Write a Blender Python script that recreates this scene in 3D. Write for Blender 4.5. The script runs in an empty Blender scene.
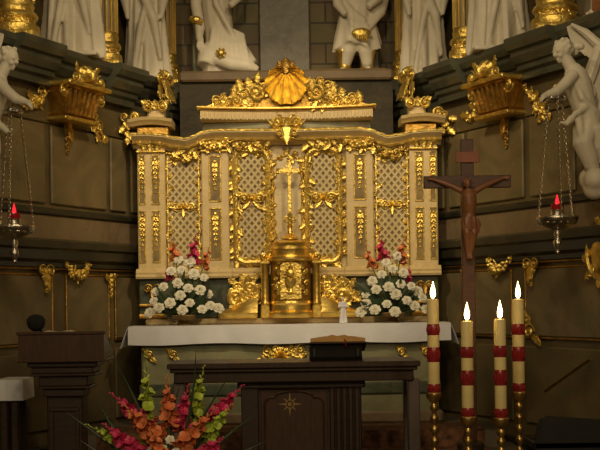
import bpy, math, random
from mathutils import Vector, Matrix
PI = math.pi
rnd = random.Random(7)
C = bpy.context.scene.collection
TH = 0.0135           # camera roll
EYE = 1.65
FPX = 1200.0
XC = 289.0

# ------------------------------------------------------------------ layout
def rect(px, py):
    dx, dy = px - XC, py - 300.0
    return dx - dy * TH, dy + dx * TH
def W(px, py, d):
    a, b = rect(px, py)
    return Vector((a * d / FPX, d, EYE - b * d / FPX))

# splayed chancel wall: u runs along it towards the nave, n points inwards
WX, WY, DX, DY = 1.35, 12.8, 0.42, -0.9075
NX, NY = -0.9075, -0.42
def wp(side, u, n, z):
    return Vector((side * (WX + DX * u + NX * n), WY + DY * u + NY * n, z))
def wall_hit(side, px, py, n=0.0):
    a, b = rect(px, py)
    r = side * a / FPX
    x0, y0 = WX + NX * n, WY + NY * n
    u = (r * y0 - x0) / (DX - r * DY)
    d = y0 + DY * u
    return u, EYE - b * d / FPX, d
def wallF(side, u0, z0, n0=0.0):
    return lambda a, b, c: wp(side, u0 + side * a, n0 + c, z0 + b)
def frontF(X0, d, Z0):
    return lambda a, b, c: Vector((X0 + a, d - c, Z0 + b))

# ------------------------------------------------------------------ mesh builder
class MB:
    def __init__(s): s.v = []; s.f = []
    def add(s, vs, fs):
        o = len(s.v); s.v += [Vector(v) for v in vs]; s.f += [tuple(i + o for i in f) for f in fs]; return s
    def box(s, x0, x1, y0, y1, z0, z1, F=None):
        vs = [(x, y, z) for x in (x0, x1) for y in (y0, y1) for z in (z0, z1)]
        if F: vs = [F(*v) for v in vs]
        return s.add(vs, [(0,1,3,2),(4,6,7,5),(0,4,5,1),(2,3,7,6),(0,2,6,4),(1,5,7,3)])
    def cbox(s, x0, x1, y0, y1, z0, z1, b=0.01, F=None):
        """box with chamfered edges (x,y outline chamfered, top/bottom inset)"""
        b = min(b, (x1-x0)/3, (y1-y0)/3, (z1-z0)/3)
        def ring(i, z):
            return [(x0+b+i,y0+i,z),(x1-b-i,y0+i,z),(x1-i,y0+b+i,z),(x1-i,y1-b-i,z),(x1-b-i,y1-i,z),(x0+b+i,y1-i,z),(x0+i,y1-b-i,z),(x0+i,y0+b+i,z)]
        rings = [ring(b*.7, z0), ring(0, z0+b), ring(0, z1-b), ring(b*.7, z1)]
        return s.rings(rings, F)
    def rings(s, rings, F=None, close=True, cap=True):
        n = len(rings[0]); vs = [p for r in rings for p in r]
        if F: vs = [F(*p) for p in vs]
        fs = []
        for k in range(len(rings) - 1):
            for i in range(n if close else n - 1):
                j = (i + 1) % n
                fs.append((k*n+i, k*n+j, (k+1)*n+j, (k+1)*n+i))
        if cap and close:
            fs.append(tuple(range(n))[::-1]); fs.append(tuple((len(rings)-1)*n + i for i in range(n)))
        return s.add(vs, fs)
    def lathe(s, prof, c=(0,0,0), n=24, F=None, mod=None, squash=1.0):
        rs = []
        for r, z in prof:
            rs.append([(c[0] + r*(mod(t, z) if mod else 1)*math.cos(t), c[1] + squash*r*(mod(t, z) if mod else 1)*math.sin(t), c[2] + z) for t in [2*PI*i/n for i in range(n)]])
        return s.rings(rs, F)
    def tube(s, pts, rad, n=8, flat=1.0):
        pts = [Vector(p) for p in pts]
        if not hasattr(rad, '__len__'): rad = [rad]*len(pts)
        rs = []; up = None
        for i, p in enumerate(pts):
            t = (pts[min(i+1, len(pts)-1)] - pts[max(i-1, 0)])
            t = t.normalized() if t.length > 1e-9 else Vector((0,0,1))
            if up is None: up = Vector((0,1,0)) if abs(t.y) < .9 else Vector((1,0,0))
            a = up - t * up.dot(t)
            if a.length < 1e-6: a = t.orthogonal()
            a.normalize(); up = a; b = t.cross(a)
            rs.append([tuple(p + rad[i]*(math.cos(q)*a*flat + math.sin(q)*b)) for q in [2*PI*k/n for k in range(n)]])
        return s.rings(rs)
    def ell(s, c, r, rot=None, nu=12, nv=8, F=None):
        rs = []
        for k in range(1, nv):
            ph = PI*k/nv
            ring = []
            for i in range(nu):
                t = 2*PI*i/nu
                v = Vector((r[0]*math.sin(ph)*math.cos(t), r[1]*math.sin(ph)*math.sin(t), -r[2]*math.cos(ph)))
                if rot is not None: v = rot @ v
                ring.append(tuple(v + Vector(c)))
            rs.append(ring)
        return s.rings(rs, F)
    def build(s, name, mat, parent=None, smooth=False, origin=None):
        me = bpy.data.meshes.new(name)
        if parent is not None: org = ORG[parent.name]
        elif origin is not None: org = Vector(origin)
        else:
            lo = [min(v[i] for v in s.v) for i in range(3)]; hi = [max(v[i] for v in s.v) for i in range(3)]
            org = Vector(((lo[0]+hi[0])/2, (lo[1]+hi[1])/2, lo[2]))
        me.from_pydata([tuple(v - org) for v in s.v], [], s.f)
        me.validate()
        import bmesh
        bm = bmesh.new(); bm.from_mesh(me); bmesh.ops.recalc_face_normals(bm, faces=bm.faces); bm.to_mesh(me); bm.free()
        if smooth:
            me.polygons.foreach_set('use_smooth', [True]*len(me.polygons))
            if smooth != 'all': me.set_sharp_from_angle(angle=math.radians(smooth if not isinstance(smooth, bool) else 40))
        me.materials.append(mat)
        o = bpy.data.objects.new(name, me); C.objects.link(o)
        ORG[o.name] = org
        if parent is not None: o.parent = parent
        else: o.location = org
        return o
ORG = {}
def tag(o, label, cat, group=None, kind=None):
    o['label'] = label; o['category'] = cat
    if group: o['group'] = group
    if kind: o['kind'] = kind
    return o
def thing(name, label, cat, loc, group=None):
    o = bpy.data.objects.new(name, None); o.empty_display_size = .1; C.objects.link(o)
    o.location = Vector(loc); ORG[o.name] = Vector(loc)
    return tag(o, label, cat, group)
def struct(o): o['kind'] = 'structure'; return o
def fuse(o, voxel, smooth_it=3):
    m = o.modifiers.new('r', 'REMESH'); m.mode = 'VOXEL'; m.voxel_size = voxel; m.use_smooth_shade = True
    if smooth_it:
        q = o.modifiers.new('s', 'SMOOTH'); q.factor = .5; q.iterations = smooth_it
    dg = bpy.context.evaluated_depsgraph_get()
    me = bpy.data.meshes.new_from_object(o.evaluated_get(dg))
    o.modifiers.clear(); old = o.data; mats = list(old.materials); o.data = me
    me.materials.clear()
    for k in mats: me.materials.append(k)
    me.polygons.foreach_set('use_smooth', [True]*len(me.polygons))
    return o

# ------------------------------------------------------------------ materials
def newmat(name):
    m = bpy.data.materials.new(name); m.use_nodes = True
    nt = m.node_tree; return m, nt, nt.nodes['Principled BSDF']
def simple(name, col, rough=.5, metal=0.0, var=.25, scale=9.0, bump=.0, bscale=40.0, spec=.5, stretch=None):
    m, nt, b = newmat(name)
    tc = nt.nodes.new('ShaderNodeTexCoord'); vec = tc.outputs['Object']
    if stretch:
        mp = nt.nodes.new('ShaderNodeMapping'); mp.inputs['Scale'].default_value = stretch; nt.links.new(vec, mp.inputs[0]); vec = mp.outputs[0]
    n = nt.nodes.new('ShaderNodeTexNoise'); n.inputs['Scale'].default_value = scale; n.inputs['Detail'].default_value = 5
    nt.links.new(vec, n.inputs['Vector'])
    r = nt.nodes.new('ShaderNodeValToRGB')
    r.color_ramp.elements[0].position = .3; r.color_ramp.elements[1].position = .7
    r.color_ramp.elements[0].color = (*[c*(1-var) for c in col], 1); r.color_ramp.elements[1].color = (*[min(1, c*(1+var*.6)) for c in col], 1)
    nt.links.new(n.outputs['Fac'], r.inputs[0]); nt.links.new(r.outputs[0], b.inputs['Base Color'])
    b.inputs['Roughness'].default_value = rough; b.inputs['Metallic'].default_value = metal
    b.inputs['Specular IOR Level'].default_value = spec
    if bump:
        n2 = nt.nodes.new('ShaderNodeTexNoise'); n2.inputs['Scale'].default_value = bscale; n2.inputs['Detail'].default_value = 3
        nt.links.new(vec, n2.inputs['Vector'])
        bp = nt.nodes.new('ShaderNodeBump'); bp.inputs['Strength'].default_value = bump; bp.inputs['Distance'].default_value = .01
        nt.links.new(n2.outputs['Fac'], bp.inputs['Height']); nt.links.new(bp.outputs[0], b.inputs['Normal'])
    return m
def marble(name, c1, c2, vein, rough=.35, scale=2.2, seed=0.0):
    m, nt, b = newmat(name)
    tc = nt.nodes.new('ShaderNodeTexCoord')
    mp = nt.nodes.new('ShaderNodeMapping'); mp.inputs['Location'].default_value = (seed, seed*.7, seed*1.3); nt.links.new(tc.outputs['Object'], mp.inputs[0])
    n = nt.nodes.new('ShaderNodeTexNoise'); n.inputs['Scale'].default_value = scale; n.inputs['Detail'].default_value = 8; n.inputs['Distortion'].default_value = 1.4
    nt.links.new(mp.outputs[0], n.inputs['Vector'])
    r = nt.nodes.new('ShaderNodeValToRGB'); e = r.color_ramp.elements
    e[0].position = .32; e[0].color = (*c1, 1); e[1].position = .72; e[1].color = (*c2, 1)
    nt.links.new(n.outputs['Fac'], r.inputs[0])
    n2 = nt.nodes.new('ShaderNodeTexNoise'); n2.inputs['Scale'].default_value = scale*1.7; n2.inputs['Detail'].default_value = 6; n2.inputs['Distortion'].default_value = 2.5
    nt.links.new(mp.outputs[0], n2.inputs['Vector'])
    r2 = nt.nodes.new('ShaderNodeValToRGB'); q = r2.color_ramp.elements
    q[0].position = .47; q[0].color = (0,0,0,1); q[1].position = .5; q[1].color = (1,1,1,1)
    k = q.new(.53); k.color = (0,0,0,1)
    nt.links.new(n2.outputs['Fac'], r2.inputs[0])
    mx = nt.nodes.new('ShaderNodeMix'); mx.data_type = 'RGBA'
    sc = nt.nodes.new('ShaderNodeMath'); sc.operation = 'MULTIPLY'; sc.inputs[1].default_value = .55; nt.links.new(r2.outputs[0], sc.inputs[0])
    nt.links.new(sc.outputs[0], mx.inputs[0]); nt.links.new(r.outputs[0], mx.inputs[6]); mx.inputs[7].default_value = (*vein, 1)
    nt.links.new(mx.outputs[2], b.inputs['Base Color']); b.inputs['Roughness'].default_value = rough
    return m
def emit(name, col, strength):
    m, nt, b = newmat(name)
    b.inputs['Base Color'].default_value = (*col, 1); b.inputs['Emission Color'].default_value = (*col, 1); b.inputs['Emission Strength'].default_value = strength
    return m
M = {}
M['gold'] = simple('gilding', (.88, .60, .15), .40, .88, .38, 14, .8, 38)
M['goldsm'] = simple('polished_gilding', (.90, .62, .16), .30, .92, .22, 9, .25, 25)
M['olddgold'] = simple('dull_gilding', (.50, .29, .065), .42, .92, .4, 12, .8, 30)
M['cream'] = marble('cream_marble', (.55,.41,.19), (.66,.52,.27), (.47,.31,.12), .4, 3.0, 1)
M['lattice'] = simple('cream_lattice', (.54,.42,.20), .5, 0, .15, 12)
M['holes'] = simple('olive_backing', (.24,.165,.06), .6, 0, .4, 10)
M['wall'] = marble('green_brown_marble', (.085,.068,.034), (.18,.140,.068), (.17,.085,.038), .42, 1.3, 2)
M['wallp'] = marble('olive_marble_panel', (.12,.098,.050), (.24,.19,.095), (.24,.105,.045), .4, 1.7, 5)
M['cornice'] = marble('dark_green_marble', (.042,.048,.034), (.105,.108,.068), (.13,.07,.04), .35, 2.0, 3)
M['darkgreen'] = marble('deep_green_marble', (.035,.050,.034), (.10,.12,.075), (.18,.10,.05), .3, 3.0, 4)
M['lgreen'] = marble('pale_green_marble', (.15,.165,.09), (.27,.265,.15), (.28,.14,.065), .4, 3.0, 8)
M['taupe'] = marble('taupe_marble', (.17,.12,.07), (.25,.185,.11), (.15,.08,.04), .4, 2.0, 9)
M['darkband'] = marble('near_black_marble', (.02,.02,.014), (.05,.048,.03), (.07,.05,.03), .35, 2.0, 6)
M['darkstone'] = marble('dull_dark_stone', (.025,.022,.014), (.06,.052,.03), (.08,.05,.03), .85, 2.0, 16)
M['redmarble'] = marble('red_brown_marble', (.20,.075,.035), (.30,.13,.06), (.35,.20,.1), .35, 2.0, 7)
M['shaft'] = marble('grey_green_shaft_marble', (.17,.145,.085), (.28,.24,.15), (.24,.13,.06), .35, 3.0, 11)
M['white'] = simple('white_stucco', (.66,.60,.48), .6, 0, .12, 5, .15, 12)
M['linen'] = simple('white_linen', (.66,.66,.70), .8, 0, .06, 6, .25, 60)
M['wood'] = simple('dark_walnut', (.034,.016,.009), .38, 0, .45, 7, .15, 40, stretch=(1,1,8))
M['woodh'] = simple('dark_walnut_top', (.042,.021,.012), .38, 0, .4, 7, .1, 40, stretch=(8,1,1))
M['woodm'] = simple('reddish_walnut', (.058,.024,.011), .4, 0, .35, 7, .1, 40, stretch=(6,1,1))
M['cross'] = simple('red_brown_oak', (.082,.031,.018), .45, 0, .3, 8, .15, 40, stretch=(1,1,6))
M['corpus'] = simple('carved_limewood', (.21,.085,.036), .45, 0, .2, 12, .1, 30)
M['plaque'] = simple('reddish_wood', (.26,.075,.035), .5, 0, .2, 12)
M['star'] = simple('pale_brass_inlay', (.34,.21,.095), .4, .4, .2, 20)
M['black'] = simple('black_foam', (.008,.008,.009), .9, 0, .3, 60, .5, 200)
M['blackwood'] = simple('black_wood', (.012,.010,.009), .45, 0, .3, 10)
M['silver'] = simple('silver', (.62,.56,.46), .25, 1.0, .3, 20, .6, 60)
M['chain'] = simple('tarnished_silver', (.45,.38,.28), .35, 1.0, .3, 20)
M['brass'] = simple('aged_brass', (.50,.33,.11), .35, 1.0, .35, 20, .3, 50)
M['wax'] = simple('ivory_wax', (.72,.58,.26), .45, 0, .08, 10)
M['waxred'] = simple('red_wax', (.24,.014,.016), .25, 0, .25, 30)
M['wick'] = simple('charred_wick', (.02,.015,.012), .9)
M['flame'] = emit('candle_flame', (1.0, .62, .20), 26)
M['redflame'] = emit('ruby_flame', (1.0, .015, .03), 1.5)
M['ruby'] = simple('ruby_glass', (.35,.01,.015), .15, 0, .1, 20)
M['leaf'] = simple('dark_leaf', (.022,.045,.014), .5, 0, .4, 10)
M['stem'] = simple('green_stem', (.10,.16,.03), .5, 0, .3, 10)
M['lime'] = simple('lime_petals', (.42,.52,.06), .55, 0, .3, 18)
M['pink'] = simple('magenta_petals', (.60,.035,.13), .55, 0, .3, 18)
M['orange'] = simple('salmon_orange_petals', (.68,.20,.07), .55, 0, .3, 18)
M['petal'] = simple('cream_white_petals', (.74,.70,.56), .55, 0, .12, 12)
M['pot'] = simple('bronze_pot', (.20,.12,.04), .4, .8, .3, 10)
M['page'] = simple('tan_book_pages', (.62,.34,.10), .6, 0, .15, 20)
M['leather'] = simple('dark_leather', (.05,.02,.012), .5, 0, .3, 20)
M['paper'] = simple('paper', (.55,.46,.32), .7)
M['carpet'] = simple('patterned_carpet', (.19,.085,.04), .9, 0, .75, 16, .4, 80)
M['floor'] = simple('stone_floor', (.16,.13,.09), .5, 0, .3, 3)
def blocks():
    m, nt, b = newmat('niche_stone_blocks')
    tc = nt.nodes.new('ShaderNodeTexCoord'); mp = nt.nodes.new('ShaderNodeMapping'); mp.inputs['Rotation'].default_value = (PI/2, 0, 0)
    nt.links.new(tc.outputs['Object'], mp.inputs[0])
    br = nt.nodes.new('ShaderNodeTexBrick'); nt.links.new(mp.outputs[0], br.inputs['Vector'])
    br.inputs['Scale'].default_value = 1.0; br.inputs['Brick Width'].default_value = .45; br.inputs['Row Height'].default_value = .23; br.inputs['Mortar Size'].default_value = .012
    br.inputs['Color1'].default_value = (.235,.175,.075,1); br.inputs['Color2'].default_value = (.19,.14,.06,1); br.inputs['Mortar'].default_value = (.07,.05,.025,1)
    n = nt.nodes.new('ShaderNodeTexNoise'); n.inputs['Scale'].default_value = 3; nt.links.new(tc.outputs['Object'], n.inputs['Vector'])
    mx = nt.nodes.new('ShaderNodeMix'); mx.data_type = 'RGBA'; mx.blend_type = 'MULTIPLY'; mx.inputs[0].default_value = .5
    nt.links.new(br.outputs['Color'], mx.inputs[6]); nt.links.new(n.outputs['Color'], mx.inputs[7]); nt.links.new(mx.outputs[2], b.inputs['Base Color'])
    b.inputs['Roughness'].default_value = .6
    return m
M['blocks'] = blocks()

# ------------------------------------------------------------------ ornament vocabulary
def scroll(mb, F, cx, cy, r, a0=0.0, turns=1.3, sgn=1, th=.016, c=.02):
    pts, rad = [], []; N = int(12*turns) + 5
    for i in range(N):
        t = i/(N-1); a = a0 + sgn*2*PI*turns*t; q = r*(1 - .78*t)
        pts.append(F(cx + q*math.cos(a), cy + q*math.sin(a), c + .5*th*math.sin(PI*t)))
        rad.append(th*(.45 + .75*t))
    mb.tube(pts, rad, 6)
    mb.ell(F(cx, cy, c), (th*1.4,)*3, nu=8, nv=6)
def leaf(mb, F, x, y, ang, ln, w, c=.01, curl=.35, lobes=3):
    """acanthus leaf: ridged, lobed outline, bent outwards, with thickness"""
    rs = []; N = 9
    ca, sa = math.cos(ang), math.sin(ang)
    for i in range(N):
        t = i/(N-1)
        hw = w*(math.sin(PI*min(1, t*.86 + .14))**.8)*(1 + .28*math.sin(lobes*2*PI*t)) * (.12 if i == N-1 else 1) + .001
        lift = c + curl*ln*(t**2)*.55
        th = .25*hw + .002
        prof = [(-hw, lift - th*.2), (-hw*.5, lift + th*.8), (0, lift + th*.4), (hw*.5, lift + th*.8), (hw, lift - th*.2), (0, lift - th)]
        rs.append([tuple(F(x + ca*ln*t - sa*q, y + sa*ln*t + ca*q, z)) for q, z in prof])
    mb.rings(rs)
def shell(mb, F, x, y, R, n=9, up=PI/2, spread=PI*1.05, depth=.06, c=0.0, dish=False):
    """scallop shell fan with radiating ribs"""
    A, K = n*4 + 1, 6
    front = []
    for k in range(K + 1):
        q = k/K
        row = []
        for i in range(A):
            t = i/(A-1); a = up - spread/2 + spread*t
            rib = .5 + .5*math.cos(2*PI*n*t)
            rr = R*q*(1 + .07*q*rib)*((.34 + .66*math.cos(a - up)) if dish else 1)
            z = c + (depth*q**1.3 + .045*rib*min(1, q*1.6) if dish else depth*math.sin(PI*min(q*.9 + .1, 1))*(.55 + .45*rib) + .012*q)
            row.append(F(x + rr*math.cos(a), y + rr*math.sin(a), z))
        front.append(row)
    vs = [v for r in front for v in r]; nb = len(vs)
    fs = [(k*A+i, k*A+i+1, (k+1)*A+i+1, (k+1)*A+i) for k in range(K) for i in range(A-1)]
    for i in range(A):
        a = up - spread/2 + spread*i/(A-1)
        rr = R*1.03*((.34 + .66*math.cos(a - up)) if dish else 1)
        vs.append(F(x + rr*math.cos(a), y + rr*math.sin(a), c - .02))
    vs.append(F(x, y, c - .02)); ce = len(vs) - 1
    for i in range(A-1):
        fs.append((K*A+i, K*A+i+1, nb+i+1, nb+i)); fs.append((nb+i, nb+i+1, ce))
    mb.add(vs, fs)
def garland(mb, F, p0, p1, sag, n=10, r=.028, seed=1, c=.03):
    g = random.Random(seed)
    for i in range(n):
        t = i/(n-1)
        x = p0[0] + (p1[0]-p0[0])*t; y = p0[1] + (p1[1]-p0[1])*t - sag*4*t*(1-t)
        q = r*(.6 + .7*math.sin(PI*t))
        for k in range(3):
            mb.ell(F(x + g.uniform(-q,q)*.7, y + g.uniform(-q,q)*.7, c + g.uniform(0,q)), (q*.62, q*.55, q*.62), nu=7, nv=5)
        leaf(mb, F, x, y, g.uniform(0, 2*PI), q*2.2, q*.5, c, .4)
def rocaille(mb, F, path, size, seed, step=None, c=.02):
    """flame-like leaves and C-scrolls along a polyline"""
    g = random.Random(seed); step = step or size*.75
    P = [Vector((p[0], p[1])) for p in path]
    acc = 0; side = 1
    for a, b in zip(P[:-1], P[1:]):
        L = (b-a).length
        if L < 1e-6: continue
        d = (b-a)/L; t = step - acc
        ang = math.atan2(d.y, d.x)
        while t <= L:
            p = a + d*t; side = -side
            if g.random() < .42:
                scroll(mb, F, p.x - d.y*side*size*.2, p.y + d.x*side*size*.2, size*g.uniform(.32,.5), ang + g.uniform(-1,1), 1.1, side, size*.13, c)
            else:
                leaf(mb, F, p.x, p.y, ang + side*g.uniform(.5,1.3), size*g.uniform(.7,1.15), size*.33, c, .3)
            t += step
        acc = L - (t - step)
def husk(mb, F, x, y, ln, n=5, w=.016, c=.012):
    for i in range(n):
        q = 1 - .12*i
        yy = y - ln*i/n
        leaf(mb, F, x, yy, -PI/2 - .5, ln/n*1.2*q, w*.5*q, c, .25)
        leaf(mb, F, x, yy, -PI/2 + .5, ln/n*1.2*q, w*.5*q, c, .25)
        mb.ell(F(x, yy, c + .008), (w*.4*q,)*3, nu=6, nv=5)
def sweepX(mb, path, prof):
    """extrude a (depth outward, height) profile along a path of (X, y_front, Z)"""
    rs = [[(x, y - o, z + h) for o, h in prof] for x, y, z in path]
    return mb.rings(rs)
def frame_rect(mb, F, x0, x1, y0, y1, w=.02, t=.014, c=0):
    for a in ((x0, x1, y0, y0+w), (x0, x1, y1-w, y1), (x0, x0+w, y0+w, y1-w), (x1-w, x1, y0+w, y1-w)):
        mb.cbox(a[0], a[1], a[2], a[3], c, c+t, .005, F)
def lattice(mb, F, x0, x1, y0, y1, sp, w, c0, c1, slope=1.25):
    """two families of diagonal bars clipped to the rectangle"""
    for s in (1, -1):
        k = slope*s
        lo = min(y0 - k*x0, y0 - k*x1); hi = max(y1 - k*x0, y1 - k*x1)
        b = lo + sp*.5
        while b < hi:
            pts = []
            xs = sorted([x0, x1, (y0-b)/k, (y1-b)/k])
            pts = [(x, k*x + b) for x in xs if x0-1e-6 <= x <= x1+1e-6 and y0-1e-6 <= k*x+b <= y1+1e-6]
            if len(pts) >= 2:
                (ax, ay), (bx, by) = pts[0], pts[-1]
                L = math.hypot(bx-ax, by-ay)
                if L > sp*.4:
                    nx, ny = -(by-ay)/L*w/2, (bx-ax)/L*w/2
                    cc = c1 + (.002 if s > 0 else 0)
                    q = [(ax-nx, ay-ny), (bx-nx, by-ny), (bx+nx, by+ny), (ax+nx, ay+ny)]
                    mb.rings([[(x, y, c0) for x, y in q], [(x, y, cc) for x, y in q]], F)
            b += sp
# ------------------------------------------------------------------ statues
def lofted_robe(mb, F, h, rx, ry, seed, top=.80, folds=9):
    g = random.Random(seed); ph = [g.uniform(0, 6.28) for _ in range(4)]
    prof = [(0,1.0,.17),(.04,1.02,.17),(.12,.98,.16),(.24,.93,.14),(.36,.90,.12),(.48,.88,.10),(.58,.80,.08),(.66,.84,.06),(.74,.92,.05),(top,.95,.03),(top+.03,.72,.02),(top+.045,.36,.0),(top+.075,.25,.0)]
    n = 48; rs = []
    for t, s, a in prof:
        ring = []
        for i in range(n):
            q = 2*PI*i/n
            m = 1 + a*(math.sin(folds*q + ph[0] + 1.5*t) + .55*math.sin((folds+4)*q + ph[1] - 2.2*t) + .5*math.sin(3*q + ph[2] + 3*t))
            ring.append((rx*s*m*math.cos(q), -ry*s*m*math.sin(q), h*t))
        rs.append(ring)
    mb.rings(rs, F)
def head_mesh(mb, F, c, r, yaw=0.0, pitch=0.0, hair=True):
    R = Matrix.Rotation(yaw, 3, 'Z') @ Matrix.Rotation(pitch, 3, 'X')
    def at(x, y, z): return F(*(Vector(c) + R @ Vector((x*r, y*r, z*r))))
    def e(p, s): mb.ell((0,0,0), (1,1,1), F=lambda a, b, d: at(p[0]+a*s[0], p[1]+b*s[1], p[2]+d*s[2]))
    e((0,.05,.1), (.74,.9,.95)); e((0,-.3,-.35), (.5,.5,.62)); e((0,-.92,-.1), (.13,.24,.22)); e((0,-.74,-.58), (.24,.16,.1)); e((0,-.68,-.82),(.2,.18,.14))
    for s in (-1, 1):
        e((s*.3,-.74,.18), (.2,.16,.08)); e((s*.76,.05,-.05), (.1,.2,.28)); e((s*.32,-.62,-.3),(.22,.2,.2))
    if hair:
        for k in range(14):
            a = k*2.4; z = .15 + .06*k
            q = .78*math.sqrt(max(.1, 1.05 - (z-.1)**2))
            e((q*math.cos(a), .25 + q*.8*math.sin(a) if math.sin(a) > -.2 else .1, z), (.28,.28,.26))
def robed_statue(name, F, h, rx, ry, seed, label, cat, group, mat, parent_loc):
    mb = MB(); lofted_robe(mb, F, h, rx, ry, seed)
    head_mesh(mb, F, (0, -.02*h, h*.93), h*.068)
    for s in (-1, 1):
        sh = (s*rx*.85, 0, h*.79); el = (s*rx*1.12, -ry*.5, h*.61); ha = (s*rx*.25, -ry*1.25, h*.66)
        mb.tube([F(*sh), F(*[(a+b)/2 for a, b in zip(sh, el)]), F(*el), F(*[(a+b)/2 for a, b in zip(el, ha)]), F(*ha)], [h*.05,h*.048,h*.05,h*.042,h*.022], 10)
        mb.ell((ha[0]-s*h*.015, ha[1]-.01, ha[2]+h*.015), (h*.02,h*.025,h*.035), F=F)
        # a diagonal fold of the mantle and a wide sleeve
        mb.tube([F(*el), F(s*rx*.95, -ry*.75, h*.5), F(s*rx*.8, -ry*.9, h*.36)], [h*.05,h*.035,h*.012], 8)
    mb.tube([F(-rx*.8, -ry*.6, h*.72), F(-rx*.2, -ry*1.05, h*.55), F(rx*.45, -ry*1.0, h*.36), F(rx*.75, -ry*.75, h*.12)], [h*.02,h*.03,h*.03,h*.012], 8)
    mb.tube([F(rx*.2, -ry*1.0, h*.52), F(-rx*.2, -ry*1.08, h*.3), F(-rx*.55, -ry*.95, h*.03)], [h*.012,h*.022,h*.016], 8)
    mb.cbox(-rx*1.05, rx*1.05, -ry*1.2, ry*1.1, -.005, h*.022, .01, F)
    o = mb.build(name, mat, origin=parent_loc); fuse(o, .013, 2)
    return tag(o, label, cat, group)

SIDES = ((-1, "the lectern's side"), (1, "the crucifix's side"))
# ================================================================== SETTING
struct(MB().box(-4.5, 4.5, -1.5, 6.0, -.1, 0).box(-4.5, 4.5, 6.0, 14.2, -.1, .15).build('floor', M['floor']))
ZC = 3.97      # top of the great cornice
U0, U1 = -.75, 6.4
SFX = {-1: 'left', 1: 'right'}
tn = 1
for s, nm in SIDES:
    w = MB()
    for (u0, u1, n0, n1, z0, z1) in ((U0,U1,-.55,0,.15,3.63), (U0,U1,-.75,-.42,3.63,7.2)):
        w.box(u0, u1, n0, n1, z0, z1, lambda u, n, z: wp(s, u, n, z))
    struct(w.build('wall_' + SFX[s], M['wall']))
    F = lambda u, n, z: wp(s, u, n, z)
    # upper wall: pilasters standing behind the columns and statues
    up = MB()
    for u in (-.22, .94, 2.385): up.cbox(u-.2, u+.2, -.43, -.30, ZC, 7.0, .02, F)
    struct(up.build('trim_%d' % tn, M['shaft'])); tn += 1
    rp = MB().cbox(2.78, 3.3, -.43, -.12, ZC, 7.0, .02, F)
    struct(rp.build('trim_%d' % tn, M['redmarble'])); tn += 1
    # great cornice, breaking forward under the columns
    def crown(u0, u1, d):
        prof = [(-.42,-.36),(.02+d,-.36),(.02+d,-.30),(.06+d,-.28),(.06+d,-.235),(.09+d,-.225),(.13+d,-.165),(.13+d,-.12),(.17+d,-.11),(.20+d,-.06),(.20+d,-.01),(.19+d,0),(-.42,0)]
        return [[tuple(wp(s, u, n, ZC + h)) for n, h in prof] for u in (u0, u1)]
    co = MB()
    for seg in ((U0,-.48,0),(-.48,.02,.09),(.02,.68,.0),(.68,1.2,.09),(1.2,2.08,.0),(2.08,2.7,.09),(2.7,U1,0)): co.rings(crown(*seg))
    struct(co.build('trim_%d' % tn, M['cornice'], smooth=30)); tn += 1
    # frieze under the cornice, lighter
    struct(MB().box(U0, U1, 0, .02, 3.30, 3.62, F).build('trim_%d' % tn, M['wall'])); tn += 1
    # tall marble panels between the frieze and the dado rail
    pn = MB()
    for a, b in ((.05,.62),(.72,1.0),(1.08,1.98),(2.08,2.72),(2.82,3.6)): pn.cbox(a, b, 0, .03, 2.56, 3.28, .012, F)
    struct(pn.build('trim_%d' % tn, M['wallp'])); tn += 1
    # dado: dark rail, taupe band, deep shelf moulding, gilded line
    r1 = MB(); pr = [(-.1,-.05),(.03,-.05),(.05,-.035),(.06,0),(.04,.02),(-.1,.02)]
    r1.rings([[tuple(wp(s, u, n, 2.5 + h)) for n, h in pr] for u in (U0, U1)])
    struct(r1.build('trim_%d' % tn, M['darkband'], smooth=30)); tn += 1
    struct(MB().box(U0, U1, 0, .02, 2.22, 2.46, F).build('trim_%d' % tn, M['taupe'])); tn += 1
    r2 = MB(); pr = [(-.1,-.25),(.05,-.25),(.06,-.21),(.10,-.18),(.12,-.10),(.15,-.08),(.16,-.02),(.15,0),(-.1,0)]
    r2.rings([[tuple(wp(s, u, n, 2.23 + h)) for n, h in pr] for u in (U0, U1)])
    struct(r2.build('trim_%d' % tn, M['darkband'], smooth=30)); tn += 1
    struct(MB().cbox(U0, U1, 0, .04, 1.955, 1.972, .006, F).build('trim_%d' % tn, M['olddgold'])); tn += 1
    # lower panels in gilded frames
    lp = MB(); fr = MB()
    for a, b in ((.3,.95),(1.05,1.78),(1.98,3.2)):
        lp.box(a, b, 0, .02, 1.30, 1.90, F)
        FF = lambda x, y, c: wp(s, x, c, y)
        frame_rect(fr, FF, a, b, 1.27, 1.92, .018, .03)
    struct(lp.build('trim_%d' % tn, M['wallp'])); tn += 1
    struct(fr.build('trim_%d' % tn, M['olddgold'])); tn += 1
    # base panels
    bp = MB()
    for a, b in ((.3,.95),(1.05,1.78),(1.98,3.2)): bp.cbox(a, b, 0, .03, .5, 1.2, .015, F)
    struct(bp.build('trim_%d' % tn, M['wall'])); tn += 1
    struct(MB().cbox(U0, U1, 0, .06, .15, .36, .015, F).build('baseboard_' + SFX[s], M['darkband']))
# pale diagonal inlay on the wall by the crucifix
u0, z0, _ = wall_hit(1, 545, 391, .035); u1, z1, _ = wall_hit(1, 590, 359, .035)
struct(MB().tube([wp(1, u0, .035, z0), wp(1, u1, .035, z1)], .012, 6).build('trim_%d' % tn, M['brass'])); tn += 1
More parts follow.
